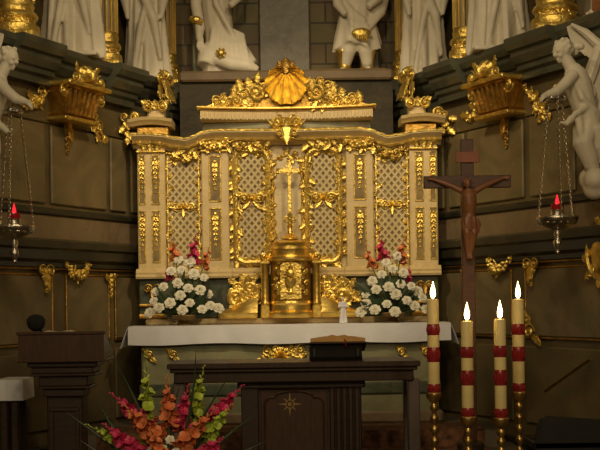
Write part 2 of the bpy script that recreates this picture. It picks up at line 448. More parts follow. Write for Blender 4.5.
# apse back wall with stone blocks, grey central panel and a ledge for statues
struct(MB().box(-1.7, 1.7, 13.45, 13.7, .15, 7.2).build('wall_back', M['blocks']))
gp = MB().cbox(-.30, .28, 13.40, 13.46, 4.0, 6.8, .02)
M['grey'] = marble('clouded_grey_marble', (.10,.085,.06), (.22,.19,.14), (.28,.24,.18), .4, 3.0, 12)
struct(gp.build('trim_%d' % tn, M['grey'])); tn += 1
fl = MB()
for s in (-1, 1): fl.cbox(.93*s-.11, .93*s+.11, 13.25, 13.46, 4.0, 7.0, .02)
struct(fl.build('trim_%d' % tn, M['lgreen'])); tn += 1
M['ledge'] = simple('brown_ledge_stone', (.15,.10,.05), .6, 0, .3, 5)
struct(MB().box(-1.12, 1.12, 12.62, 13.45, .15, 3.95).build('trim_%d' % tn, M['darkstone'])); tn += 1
struct(MB().cbox(-1.12, 1.12, 12.56, 13.45, 3.95, 4.06, .02).build('trim_%d' % tn, M['ledge'])); tn += 1
# predella: carpeted steps up to the high altar
st = MB()
for (y0, z1, hx) in ((10.55,.30,2.05),(10.85,.45,1.9)): st.box(-hx, hx, y0, 12.3, .15, z1)
struct(st.build('stair_step', M['floor'])); 
cp = MB(); cp.rings([[(x, y, z) for y, z in ((11.42,.452),(10.84,.452),(10.84,.302),(10.54,.302),(10.54,.16),(10.525,.16),(10.525,.316),(10.825,.316),(10.825,.466),(11.42,.466))] for x in (-1.75, 1.75)])
tag(cp.build('carpet', M['carpet']), 'red-brown patterned carpet on the steps below the high altar', 'carpet')

# ================================================================== COLUMNS ON THE CORNICE
colspec = [(110, 65, .115, .165, 'between the two robed statues'), (170, 92, .105, .155, 'next to the central niche'), (20, 43, .16, .215, 'at the outer end of the cornice')]
for s, nm in SIDES:
    for px, py, r, rb, where in colspec:
        a, b = rect(px, py); pxm = px if s < 0 else 2*XC - px
        u, z, d = wall_hit(-1, px, py, .0)
        n = -.05
        b0 = wp(s, u, n, ZC)
        t = thing('gilded_column', 'fluted column with gilded base and reeds %s, on %s' % (where, nm), 'column', b0, 'columns of the upper altar')
        x, y = b0.x, b0.y
        g = MB()
        h = .36
        g.cbox(x-rb, x+rb, y-rb, y+rb, ZC, ZC+.07, .012)
        g.lathe([(rb*.98,.07),(rb*1.02,.10),(rb*.98,.135),(rb*.86,.15),(rb*.82,.185),(rb*.92,.20),(rb*.95,.225),(rb*.88,.25),(rb*.78,.26),(rb*.76,.29),(rb*.80,.31),(rb*.76,.34),(r*1.02,.36)], (x, y, ZC), 28)
        rocaille(g, lambda a, b, c: Vector((x + (rb*.84+c)*math.sin(a/rb), y - (rb*.84+c)*math.cos(a/rb), ZC + b)), [(-rb*1.3, .19),(rb*1.3,.19)], .06, 11, .035, 0)
        g.build('base', M['gold'], t, smooth=35)
        MB().lathe([(r,.35),(r*1.01,1.2),(r*.94,3.0)], (x, y, ZC), 32).build('shaft', M['shaft'], t, smooth=35)
        fl = MB()
        for k in range(14):
            q = 2*PI*k/14
            fl.tube([(x + r*math.cos(q)*f, y + r*math.sin(q)*f, ZC + zz) for zz, f in ((.36,1.0),(1.2,1.01),(2.98,.94))], r*.135, 6)
        fl.build('gilded_fluting', M['goldsm'], t, smooth=True)
        if px == 170:
            bk = MB(); ub, zb_, _ = wall_hit(-1, 164, 93, .30); FB = wallF(s, ub, ZC, .29)
            for q in (-1, 1): scroll(bk, FB, q*.09, -.04, .08, PI/2, 1.4, q, .022, .02); scroll(bk, FB, q*.07, -.20, .06, -PI/2, 1.3, -q, .02, .0); leaf(bk, FB, q*.05, -.08, -PI/2 + q*.5, .22, .05, .02)
            leaf(bk, FB, 0, .04, -PI/2, .34, .07, .03); shell(bk, FB, 0, -.04, .09, 5, depth=.04, c=.02)
            bk.build('gilded_bracket', M['gold'], t, smooth=True)
        MB().cbox(x-rb, x+rb, y-rb, y+rb, ZC+3.0, ZC+3.12, .02).lathe([(r,2.75),(r*1.1,2.8),(r*1.4,2.95),(rb,3.0)], (x,y,ZC), 28).build('capital', M['gold'], t, smooth=35)
# ================================================================== ROBED STATUES BETWEEN THE COLUMNS
for s, nm in SIDES:
    for px, rx, ry, seed, where in ((70, .265, .20, 3, 'outer'), (145, .215, .175, 5, 'inner')):
        u, z, d = wall_hit(-1, px, 55, -.08)
        p = wp(s, u, -.06, ZC)
        F = lambda x, y, zz, p=p: Vector((p.x + x, p.y + y, p.z + zz))
        lab = {('outer',-1): 'white stucco statue in a long robe between the two outer gilded columns, above the lectern',
               ('inner',-1): 'white stucco statue in a long robe on the cornice beside the kneeling statue',
               ('outer', 1): "white stucco statue in a long robe on the cornice above the angel's outstretched arm",
               ('inner', 1): 'white stucco statue in a long robe on the cornice above the crucifix'}[(where, s)]
        robed_statue('robed_statue', F, 1.75, rx, ry, seed + s, lab, 'statue', 'robed statues on the cornice', M['white'], p)

# ================================================================== GILDED CARTOUCHES UNDER THE CORNICE
for s, nm in SIDES:
    u, z, d = wall_hit(-1, 75, 98, .14)
    F = wallF(s, u, z, .0)
    t = thing('cartouche_bracket', 'gilded bracket with shell crest and side garlands under the cornice on %s' % nm, 'ornament', wp(s, u, .0, z-.3), 'gilded brackets under the cornice')
    b = MB()
    b.rings([[tuple(F(-hw,h,.0)),tuple(F(-hw,h,cc)),tuple(F(hw,h,cc)),tuple(F(hw,h,.0))] for hw, h, cc in ((.22,-.20,.15),(.245,-.17,.20),(.25,-.08,.22),(.29,.06,.25),(.31,.08,.27))])
    for k in range(7):
        x = -.18 + .06*k
        b.tube([F(x*1.12, -.17, .20), F(x*1.2, -.06, .222), F(x*1.32, .05, .25)], [.016,.022,.024], 6)
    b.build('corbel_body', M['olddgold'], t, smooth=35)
    r = MB()
    r.cbox(-.34, .34, .07, .115, .0, .33, .012, F); r.cbox(-.27, .27, -.235, -.195, .0, .23, .012, F)
    r.build('gilded_rim', M['gold'], t)
    c = MB(); shell(c, F, 0, .12, .16, 7, depth=.07, c=.27)
    for q in (-1, 1):
        scroll(c, F, q*.2, .15, .07, PI/2, 1.3, q, .018, .29); scroll(c, F, q*.29, .02, .075, 0, 1.4, -q, .02, .22); leaf(c, F, q*.12, .2, PI/2 - q*.6, .12, .035, .27)
    c.build('bracket_crest', M['gold'], t, smooth=True)
    g = MB()
    rocaille(g, F, [(-.30,.0),(-.42,-.02),(-.56,-.10),(-.66,-.14)], .13, 21, .07, .04)
    garland(g, F, (-.30,.02), (-.64,-.16), .03, 9, .035, 4); g.build('garland', M['gold'], t, smooth=True)
    g = MB(); rocaille(g, F, [(.30,-.02),(.42,-.10),(.54,-.22),(.60,-.32)], .13, 22, .07, .04)
    garland(g, F, (.30,.02), (.60,-.30), .03, 9, .035, 5)
    g.build('garland', M['gold'], t, smooth=True)
    k = MB(); husk(k, F, 0, -.24, .30, 5, .07, .05); leaf(k, F, 0, -.22, -PI/2, .2, .05, .08); k.build('pendant', M['olddgold'], t, smooth=True)
# gilded swags hanging from the dado shelf
sw = [(45, 275, .16, 'swag'), (76, 271, .22, 'garland'), (110, 285, .16, 'drop')]
for s, nm in SIDES:
    for px, py, w, kd in sw:
        u, z, d = wall_hit(-1, px, py, .05); F = wallF(s, u, z, .045); m = MB()
        if kd == 'swag':
            leaf(m, F, 0, .06, -PI/2, .2, .06, .02); scroll(m, F, -.06, .04, .06, 0, 1.3, 1, .014); scroll(m, F, .06, .04, .06, PI, 1.3, -1, .014); husk(m, F, 0, -.05, .12, 3, .05, .02)
            lab = 'gilded shell-like drop hanging from the dado shelf, outermost of three on %s'; 
        elif kd == 'garland':
            garland(m, F, (-.17,.05), (.17,.05), .09, 12, .035, 7); scroll(m, F, -.17, .05, .035, 0, 1.2, 1, .012); scroll(m, F, .17, .05, .035, PI, 1.2, -1, .012)
            lab = 'gilded garland slung under the dado shelf, middle one of three on %s'
        else:
            husk(m, F, 0, .09, .24, 5, .07, .02); leaf(m, F, -.02, .05, PI*.8, .1, .03); leaf(m, F, .02, .05, PI*.2, .1, .03)
            lab = 'gilded husk drop under the dado shelf beside the altarpiece on %s'
        tag(m.build('wall_' + kd, M['gold'], smooth=True, origin=wp(s, u, .0, z)), lab % nm, 'ornament', 'gilded swags under the dado shelf')
# gilded cartouche at the picture's edge, and a drop on the lower panel
u, z, d = wall_hit(1, 603, 253, .05); F = wallF(1, u, z, .06); m = MB()
m.ell((0,0,0), (1,1,1), nu=18, nv=10, F=lambda a, b, c: F(a*.13, c*.2, b*.06))
ring = [(.17*math.cos(2*PI*i/18), .23*math.sin(2*PI*i/18)) for i in range(19)]
rocaille(m, F, ring, .11, 31, .06, .02); m.tube([F(x*.9, y*.9, .03) for x, y in ring], .02, 6)
tag(m.build('wall_cartouche', M['gold'], smooth=True, origin=wp(1, u, 0, z)), 'oval gilded cartouche on the side wall beyond the silver lamp', 'ornament')
u, z, d = wall_hit(1, 531, 331, .04); F = wallF(1, u, z, .035); m = MB()
scroll(m, F, 0, 0, .07, 0, 1.3, 1, .016); leaf(m, F, .02, -.05, -.4, .2, .04); leaf(m, F, -.02, .04, PI*.6, .16, .04); husk(m, F, -.05, .14, .2, 4, .05)
tag(m.build('corner_scroll', M['gold'], smooth=True, origin=wp(1, u, 0, z)), 'gilded corner scroll on the lower wall panel behind the tallest candle', 'ornament')

# ================================================================== HIGH ALTAR (mensa)
t = thing('high_altar', 'marble high altar with gilded front ornaments under the white cloth', 'altar', (0, 11.7, .452))
m = MB(); m.cbox(-1.42, 1.42, 11.47, 12.2, .466, 1.34, .02); m.build('altar_body', M['lgreen'], t)
m = MB(); m.cbox(-1.46, 1.46, 11.43, 12.2, .466, .58, .02); m.build('plinth', M['taupe'], t)
m = MB(); m.cbox(-1.44, 1.44, 11.45, 11.5, .74, .86, .015); m.build('green_band', M['darkgreen'], t)
m = MB(); m.cbox(-1.53, 1.53, 11.42, 12.28, 1.33, 1.405, .015); m.build('altar_slab', M['cream'], t)
F = frontF(-.09, 11.46, 1.14)
m = MB()
rocaille(m, F, [(-.24,-.05),(.24,-.05)], .12, 41, .04, .0); rocaille(m, F, [(-.2,.02),(.2,.02)], .11, 42, .04, .01); shell(m, F, 0, -.04, .11, 7, depth=.04, c=.01)
m.build('central_relief', M['gold'], t, smooth=True)
for px in (148, 172, 425, 401):
    x = (px - XC)*11.47/FPX; F = frontF(x, 11.47, 1.12); m = MB()
    scroll(m, F, 0, .02, .045, 0, 1.3, 1, .013); leaf(m, F, .0, .0, -.6, .1, .025); leaf(m, F, 0, .03, PI*.75, .09, .025)
    m.build('scroll_relief', M['gold'], t, smooth=True)
# gilded step (gradine) on the mensa
m = MB(); m.cbox(-1.42, 1.42, 11.86, 12.2, 1.418, 1.475, .01)
tag(m.build('altar_shelf', M['cream']), 'low cream step along the back of the high altar', 'shelf')
# cloth: top sheet, front drop with soft folds, pointed side corners
def cloth():
    m = MB(); N = 120
    sec = []
    for i in range(N + 1):
        t = i/N; x = -1.535 + 3.07*t
        fold = .008*math.sin(t*41) + .005*math.sin(t*97 + 1)
        e = .012*max(0, abs(t-.5)*2 - .9)*10
        drop = .175 + .008*math.sin(t*17) + .02*e
        ys = [(11.86,1.407),(11.86,1.417),(11.43,1.417),(11.408 - abs(fold)*.3,1.405),(11.402 - .4*abs(fold),1.36),(11.395 + fold - .008,1.417-drop),(11.401 + fold - .006,1.417-drop),(11.408 - .4*abs(fold),1.36),(11.414,1.40),(11.43,1.407)]
        sec.append([(x, y, z) for y, z in ys])
    m.rings(sec)
    for s in (-1, 1):       # side drop, flaring to a corner
        A = []
        for k in range(9):
            q = k/8
            y = 11.405 + .455*q; low = .205 - .08*q + .012*math.sin(q*14); fl = .055*(1-q)**2 + .012*math.sin(q*16)
            A.append([(s*1.528, y, 1.417), (s*1.540, y, 1.405), (s*(1.547 + fl*.5), y - fl*.3*(1-q), 1.417 - low*.5), (s*(1.555 + fl), y - fl*.4*(1-q), 1.417-low), (s*(1.550 + fl), y - fl*.4*(1-q), 1.417-low), (s*(1.540 + fl*.5), y, 1.417 - low*.5), (s*1.533, y, 1.405)])
        m.rings(A)
    return m
tag(cloth().build('altar_cloth', M['linen'], smooth=50), 'white linen cloth along the top of the high altar', 'tablecloth')

# ================================================================== ALTARPIECE (retable)
D0 = 12.0
RT = thing('altarpiece', 'cream and gilded altarpiece with lattice panels behind the tabernacle', 'altarpiece', (0, 12.15, 1.475))
def Z(y): return EYE + (300 - y)/100.0
m = MB(); m.cbox(-1.50, 1.50, 12.02, 12.28, 1.475, 1.90, .01); m.build('plinth', M['darkgreen'], RT)
for s in (-1, 1):
    m = MB(); m.cbox(min(s*1.50, s*1.22), max(s*1.50, s*1.22), 11.97, 12.1, 1.48, 1.53, .008); m.cbox(min(s*1.50, s*1.22), max(s*1.50, s*1.22), 11.97, 12.1, 1.60, 1.63, .008)
    F = frontF(s*1.36, 11.99, 1.78); scroll(m, F, -.05, 0, .05, 0, 1.2, 1, .012); scroll(m, F, .05, 0, .05, PI, 1.2, -1, .012); leaf(m, F, 0, .02, -PI/2, .12, .03)
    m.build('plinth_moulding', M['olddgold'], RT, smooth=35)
m = MB(); m.cbox(-1.47, 1.47, 12.06, 12.28, 1.90, 3.22, .01); m.build('back_panel', M['cream'], RT)
# base moulding
bm_ = [(0,0),(.05,0),(.06,.02),(.045,.04),(.05,.06),(.03,.08),(.02,.095),(0,.1)]
m = MB()
for a, b, o in ((-1.52,-1.20,.06),(-1.20,-.88,.02),(-.88,-.56,.06),(-.56,-.27,.02),(.27,.56,.02),(.56,.88,.06),(.88,1.20,.02),(1.20,1.52,.06)):
    sweepX(m, [(a, 12.05 - o, 1.88), (b, 12.05 - o, 1.88)], [(-.05, 0)] + bm_ + [(-.05,.1)])
    if abs(b + .27) < 1e-6 or b > 1.5: m.build('base_moulding', M['cream'], RT, smooth=30); m = MB()
# pilasters
for s in (-1, 1):
    for kind, xa, xb in (('outer', 1.22, 1.50), ('inner', .585, .86)):
        x0, x1 = (xa, xb) if s > 0 else (-xb, -xa)
        zt = 3.19
        m = MB(); m.cbox(x0, x1, 11.99, 12.1, 1.97, zt, .01)
        F = frontF((x0+x1)/2, 11.99, 0); hw = (x1-x0)/2
        p = m.build('pilaster', M['cream'], RT)
        g = MB(); h2 = MB()
        if kind == 'inner':
            for ya, yb in ((2.06, 2.58), (2.64, 3.10)):
                frame_rect(g, F, -.062, .062, ya, yb, .012, .014)
                h2.cbox(-.046, .046, ya+.016, yb-.016, 0, .005, .002, F)
                husk(g, F, 0, yb-.06, (yb-ya)*.68, 6, .05, .012)
        else:
            for xa2, xb2 in ((-.125, -.06), (.0, .085)):
                if s > 0: xa2, xb2 = -xb2, -xa2
                for ya, yb in ((2.04, 2.56), (2.62, 3.12)):
                    frame_rect(g, F, xa2, xb2, ya, yb, .011, .014); h2.cbox(xa2+.013, xb2-.013, ya+.016, yb-.016, 0, .005, .002, F)
                    husk(g, F, (xa2+xb2)/2, yb-.05, (yb-ya)*.75, 7, .04, .012)
        h2.build('inset_panel', M['holes'], p); g.build('gilded_husks', M['gold'], p, smooth=35)
        c = MB(); F = frontF((x0+x1)/2, 11.985, zt)
        for q in (-1, 1):
            scroll(c, F, q*hw*.75, .06, .05, PI/2, 1.4, q, .017, .03); leaf(c, F, q*hw*.45, -.03, PI/2 - q*.15, .11, .03, .02)
        leaf(c, F, 0, -.04, PI/2, .13, .035, .03); c.cbox(-hw*1.12, hw*1.12, .10, .125, -.1, .055, .008, F); c.cbox(-hw*1.05, hw*1.05, -.05, -.03, -.1, .03, .006, F)
        if kind == 'inner': garland(c, F, (-hw*1.2,.05), (hw*1.2,.05), .05, 11, .03, 61)
        c.build('capital', M['gold'], p, smooth=35)
# lattice bays
for s in (-1, 1):
    # outer bay
    x0, x1 = (.885, 1.205) if s > 0 else (-1.205, -.885)
    xc = (x0+x1)/2; F = frontF(xc, 12.055, 0)
    m = MB(); m.cbox(-.155, .155, 1.99, 3.13, 0, .012, .003, F); pnl = m.build('lattice_panel', M['holes'], RT)
    m = MB(); lattice(m, F, -.15, .15, 2.0, 3.12, .082, .021, .010, .022, 1.2); m.build('lattice_bars', M['lattice'], pnl)
    m = MB()
    frame_rect(m, F, -.165, .165, 1.98, 3.14, .018, .025)
    for q in (-1, 1): rocaille(m, F, [(q*.15, 2.0), (q*.15, 3.1)], .075, 70 + q, .07, .02)
    rocaille(m, F, [(-.14,3.10),(.14,3.10)], .1, 73, .06, .03); garland(m, F, (-.15,3.14), (.15,3.14), .06, 10, .035, 74)
    m.build('gilded_frame', M['olddgold'] if False else M['gold'], pnl, smooth=35)
    m = MB(); F2 = frontF(xc, 12.03, 2.60)
    for q in (-1, 1): scroll(m, F2, q*.07, 0, .055, PI if q > 0 else 0, 1.2, q, .014, .0); leaf(m, F2, q*.03, 0, 0 if q > 0 else PI, .13, .03, .0)
    shell(m, F2, 0, -.02, .06, 5, depth=.025); leaf(m, F2, 0, -.02, -PI/2, .09, .025, 0)
    m.build('gilded_rosette', M['gold'], pnl, smooth=True)
    # inner bay: tall rounded rocaille frame
    x0, x1 = (.155, .565) if s > 0 else (-.565, -.155)
    xc = (x0+x1)/2 ; F = frontF(xc, 12.05, 0)
    m = MB(); m.cbox(-.165, .165, 2.03, 3.16, 0, .012, .003, F); pnl = m.build('lattice_panel', M['holes'], RT)
    m = MB(); lattice(m, F, -.16, .16, 2.04, 3.15, .082, .022, .010, .024, 1.2); m.build('lattice_bars', M['lattice'], pnl)
    ring = []
    hw, za, zb, rr = .165, 2.03, 3.15, .10
    for cx, cz, a0 in ((hw-rr, zb-rr, 0), (-hw+rr, zb-rr, PI/2), (-hw+rr, za+rr, PI), (hw-rr, za+rr, 1.5*PI)):
        for k in range(6): a = a0 + PI/2*k/5; ring.append((cx + rr*math.cos(a), cz + rr*math.sin(a)))
    ring.append(ring[0])
    m = MB(); m.tube([F(x*1.0, y, .025) for x, y in ring], .032, 8)
    rocaille(m, F, ring, .105, 80 + s, .062, .03); rocaille(m, F, [(x*1.12, y) for x, y in ring], .08, 83 + s, .075, .02)
    garland(m, F, (-.16, 3.17), (.16, 3.17), -.03, 9, .03, 84)
    m.build('gilded_frame', M['gold'], pnl, smooth=True)
    m = MB(); F2 = frontF(xc, 12.02, 2.68)
    for q in (-1, 1):
        scroll(m, F2, q*.075, 0, .06, PI if q > 0 else 0, 1.3, q, .016); leaf(m, F2, q*.03, .01, .2 if q > 0 else PI-.2, .15, .035); leaf(m, F2, q*.02, -.03, -.9 if q > 0 else PI+.9, .11, .03)
    shell(m, F2, 0, -.03, .075, 5, depth=.03); m.build('gilded_rosette', M['gold'], pnl, smooth=True)
# central niche
F = frontF(0, 12.055, 0)
M['niche'] = marble('pale_niche_marble', (.58,.46,.24), (.70,.58,.35), (.5,.36,.17), .35, 3.0, 14)
m = MB(); m.cbox(-.15, .15, 1.98, 3.12, 0, .02, .006, F); n_ = m.build('niche_panel', M['niche'], RT)
m = MB(); m.tube([F(x, y, .025) for x, y in [(-.145,2.3)] + [(-.145, 3.0)] + [(-.145*math.cos(a), 3.0 + .1*math.sin(a)) for a in [PI*k/10 for k in range(11)]] + [(.145,3.0),(.145,2.3)]], .012, 6)
rocaille(m, F, [(-.12, 3.1), (.12, 3.1)], .09, 90, .05, .03); m.build('gilded_arch', M['gold'], n_, smooth=True)
# entablature
def wave(x):
    ax = abs(x)
    pts = [(0, 3.305), (.5, 3.31), (.72, 3.312), (.84, 3.295), (.93, 3.255), (1.0, 3.23), (1.12, 3.245), (1.25, 3.275), (1.40, 3.285), (1.54, 3.285)]
    for (a, za), (b, zb) in zip(pts[:-1], pts[1:]):
        if a <= ax <= b:
            t = (ax-a)/(b-a); t = t*t*(3-2*t); return za + (zb-za)*t
    return pts[-1][1]
def outw(x):
    ax = abs(x); return 12.0 - (.0 if ax < .58 else .03 if ax < .9 else .0 if ax < 1.2 else .03)
xs = [-1.54 + 3.08*i/88 for i in range(89)]
m = MB(); sweepX(m, [(x, 12.0, wave(x)) for x in xs], [(-.25,-.10),(.0,-.10),(.02,-.08),(.05,-.065),(.055,-.04),(.09,-.015),(.12,.01),(.12,.03),(.10,.04),(-.25,.04)])
m.build('wavy_cornice', M['cream'], RT, smooth=30)
m = MB(); sweepX(m, [(x, 12.0, wave(x) - .005) for x in xs], [(.055,-.062),(.068,-.058),(.072,-.045),(.062,-.038),(.05,-.04)])
sweepX(m, [(x, 12.0, wave(x) + .034) for x in xs], [(.10,-.012),(.128,-.012),(.130,.004),(.11,.012),(.09,.008)])
m.build('gilded_fillet', M['gold'], RT, smooth=30)
for s in (-1, 1):
    m = MB(); FW = lambda x, y, c: Vector((x, 11.985 - c, wave(x) - .115 + y))
    rocaille(m, FW, [(s*1.2, 0), (s*.18, 0)], .10, 95 + s, .055, .02); m.build('gilded_foliage', M['gold'], RT, smooth=True)
m = MB(); m.cbox(-.84, .84, 12.0, 12.26, 3.28, 3.48, .008); m.build('green_frieze', M['lgreen'], RT)
CX = [-.85 + 1.7*i/24 for i in range(25)]
yc = lambda x: 11.95 - .13*(x/.85)**2
m = MB(); sweepX(m, [(x, yc(x), 3.435) for x in CX], [(-.25,0),(-.02,0),(.0,.01),(.0,.085),(.02,.10),(-.25,.10)])
for i in range(41):
    x = -.82 + .041*i; y = yc(x); m.cbox(x-.013, x+.013, y-.014, y+.01, 3.45, 3.515, .003)
m.build('dentil_band', M['cream'], RT)
m = MB(); sweepX(m, [(x, yc(x), 3.532) for x in [-.88] + CX + [.88]], [(-.3,0),(.0,0),(.02,.012),(.05,.02),(.05,.033),(-.3,.033)]); m.build('top_moulding', M['goldsm'], RT, smooth=30)
# centre keystone ornament
F = frontF(0, 11.93, 3.36); m = MB()
for q in (-1, 1):
    scroll(m, F, q*.09, .06, .07, PI/2, 1.4, q, .02, .03); scroll(m, F, q*.07, -.06, .05, -PI/2, 1.3, -q, .016, .05); leaf(m, F, q*.05, 0, PI/2 - q*1.1, .16, .035, .03)
leaf(m, F, 0, .08, -PI/2, .26, .06, .06); shell(m, F, 0, .02, .08, 5, depth=.04, c=.04); leaf(m, F, 0, -.08, PI/2, .16, .045, .06)
m.build('keystone_ornament', M['gold'], RT, smooth=True)
# side blocks: cornice over the outer pilasters with upper moulding and volute
for s in (-1, 1):
    x0, x1 = (1.14, 1.58) if s > 0 else (-1.58, -1.14)
    m = MB(); m.cbox(min(s*1.18,s*1.5), max(s*1.18,s*1.5), 12.0, 12.26, 3.30, 3.40, .01); m.build('side_frieze', M['olddgold'], RT)
    m = MB(); sweepX(m, [(x, 11.98, 3.40 + .03*math.cos((abs(x)-1.36)/.24*PI/2) ) for x in [x0 + (x1-x0)*i/12 for i in range(13)]], [(-.28,-.01),(.02,-.01),(.04,.01),(.07,.03),(.08,.055),(.05,.065),(-.28,.065)]); m.build('upper_moulding', M['cream'], RT, smooth=30)
    m = MB(); m.cbox(s*1.31-.085, s*1.31+.085, 12.0, 12.2, 3.46, 3.60, .02)
    m.build('pedestal_block', M['cream'], RT)
    F = frontF(s*1.31, 11.99, 3.62); m = MB()
    for q in (-1, 1): scroll(m, F, q*.08, -.02, .06, PI/2, 1.3, q, .018); leaf(m, F, q*.06, -.02, PI/2 - q*.9, .10, .035)
    leaf(m, F, 0, -.05, PI/2, .10, .04); scroll(m, F, s*.2, -.12, .06, 0, 1.3, s, .018); m.build('gilded_finial', M['gold'], RT, smooth=True)
    # gilded volute falling from the outer edge
    F = frontF(s*1.58, 12.03, 3.42); m = MB(); rocaille(m, F, [(0,.12),(s*.05,.02),(s*.03,-.08),(-s*.02,-.14)], .11, 101+s, .05, .02); m.build('side_scroll', M['gold'], RT, smooth=True)

# ================================================================== SHELL CREST ON THE ALTARPIECE
t = thing('pediment_crest', 'gilded pediment crest with a large scallop shell on the altarpiece top', 'ornament', (0, 11.98, 3.566))
m = MB(); F = frontF(0, 11.98, 3.57)
# bed of the pediment: low curved gable
top = [(-.82,.02),(-.66,.08),(-.50,.15),(-.34,.24),(-.18,.32),(.0,.36),(.18,.32),(.34,.24),(.50,.15),(.66,.08),(.82,.02)]
m.rings([[tuple(F(x, -.005, .03)), tuple(F(x, y*.85, .03)), tuple(F(x, y*.85, -.05)), tuple(F(x, -.005, -.05))] for x, y in top])
m.build('gable', M['olddgold'], t)
m = MB(); shell(m, F, 0, .37, .345, 11, up=-PI/2, depth=.055, c=.06, spread=PI*1.1, dish=True); m.build('scallop_shell', M['gold'], t, smooth=35)
for s in (-1, 1):
    m = MB()
    rocaille(m, F, [(s*.78,.03),(s*.62,.08),(s*.46,.16),(s*.26,.27)], .12, 111+s, .045, .04); rocaille(m, F, [(s*.66,.03),(s*.26,.06)], .12, 114+s, .045, .05); rocaille(m, F, [(s*.5,.07),(s*.26,.16)], .13, 117+s, .05, .05)
    scroll(m, F, s*.30, .15, .10, PI/2, 1.5, s, .026, .05); scroll(m, F, s*.50, .07, .07, PI/2, 1.4, s, .02, .05); scroll(m, F, s*.68, .035, .05, PI/2, 1.4, s, .015, .05)
    m.build('scroll_wing', M['gold'], t, smooth=True)
m = MB(); F = frontF(0, 11.94, 3.90)
for q in (-1, 1): scroll(m, F, q*.10, .02, .06, PI/2, 1.4, q, .018, .04); leaf(m, F, q*.03, .02, PI/2 - q*.4, .12, .03, .03)
leaf(m, F, 0, .0, PI/2, .16, .05, .04); m.build('top_scroll', M['olddgold'], t, smooth=True)

# ================================================================== TABERNACLE
t = thing('tabernacle', 'round gilded tabernacle with relief door in the centre of the high altar', 'tabernacle', (0.015, 11.84, 1.475))
cx, cy = .02, 11.86
m = MB(); m.lathe([(.215,1.476),(.225,1.50),(.225,1.53),(.20,1.55),(.198,1.60),(.21,1.62),(.20,1.64)], (cx, cy, 0), 40); m.build('base', M['goldsm'], t, smooth=30)
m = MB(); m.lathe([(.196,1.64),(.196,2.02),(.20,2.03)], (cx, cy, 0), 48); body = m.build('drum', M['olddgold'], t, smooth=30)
Fc = lambda a, b, c: Vector((cx + (.196+c)*math.sin(a/.196), cy - (.196+c)*math.cos(a/.196), 1.66 + b))
m = MB()
m.rings([[tuple(Fc(x, y, c)) for x, y in ((-.1,0),(-.05,0),(0,0),(.05,0),(.1,0),(.1,.2),(.1,.33),(.06,.35),(0,.36),(-.06,.35),(-.1,.33),(-.1,.2))] for c in (0, .012)])
m.lathe([(.02,.05),(.045,.06),(.02,.075),(.012,.10),(.02,.12),(.045,.15),(.052,.2)], n=14, F=lambda a, b, c: Fc(a, c, .014 + max(-.02, -b)*.5))
m.ell((0,0,0),(1,1,1), nu=16, nv=8, F=lambda a, b, c: Fc(a*.035, .25 + c*.035, .015 + b*.012))
for k in range(12):
    q = 2*PI*k/12; leaf(m, Fc, .042*math.cos(q), .25 + .042*math.sin(q), q, .05, .008, .012, .1)
m.build('relief_door', M['gold'], body, smooth=35)
m = MB()
for s in (-1, 1): rocaille(m, Fc, [(s*.14,.0),(s*.14,.36)], .075, 121+s, .05, .005)
rocaille(m, Fc, [(-.12,.37),(.12,.37)], .05, 124, .04, .005); m.build('relief_scrolls', M['gold'], body, smooth=True)
m = MB(); m.lathe([(.20,2.02),(.235,2.035),(.245,2.05),(.245,2.07),(.21,2.08),(.18,2.09),(.178,2.13),(.185,2.15),(.17,2.18),(.175,2.20),(.185,2.215),(.16,2.23),(.05,2.245),(.0005,2.246)], (cx, cy, 0), 40)
m.build('cornice', M['goldsm'], t, smooth=30)
for s in (-1, 1):
    x = cx + s*.255; y = 11.84
    m = MB(); m.cbox(x-.045, x+.045, y-.05, y+.05, 1.476, 1.60, .01); m.lathe([(.042,1.60),(.046,1.615),(.041,1.635),(.039,1.65),(.038,1.98),(.041,1.99),(.046,2.01)], (x, y, 0), 16); m.cbox(x-.05, x+.05, y-.055, y+.055, 2.01, 2.04, .008)
    sc = m.build('side_column', M['goldsm'], t, smooth=30)
    m = MB(); F = frontF(x, y - .055, 2.06); scroll(m, F, s*.0, .02, .055, PI/2, 1.4, s, .02, -.03); leaf(m, F, 0, .02, PI/2 + s*.9, .09, .03, -.02); m.build('volute', M['goldsm'], sc, smooth=True)
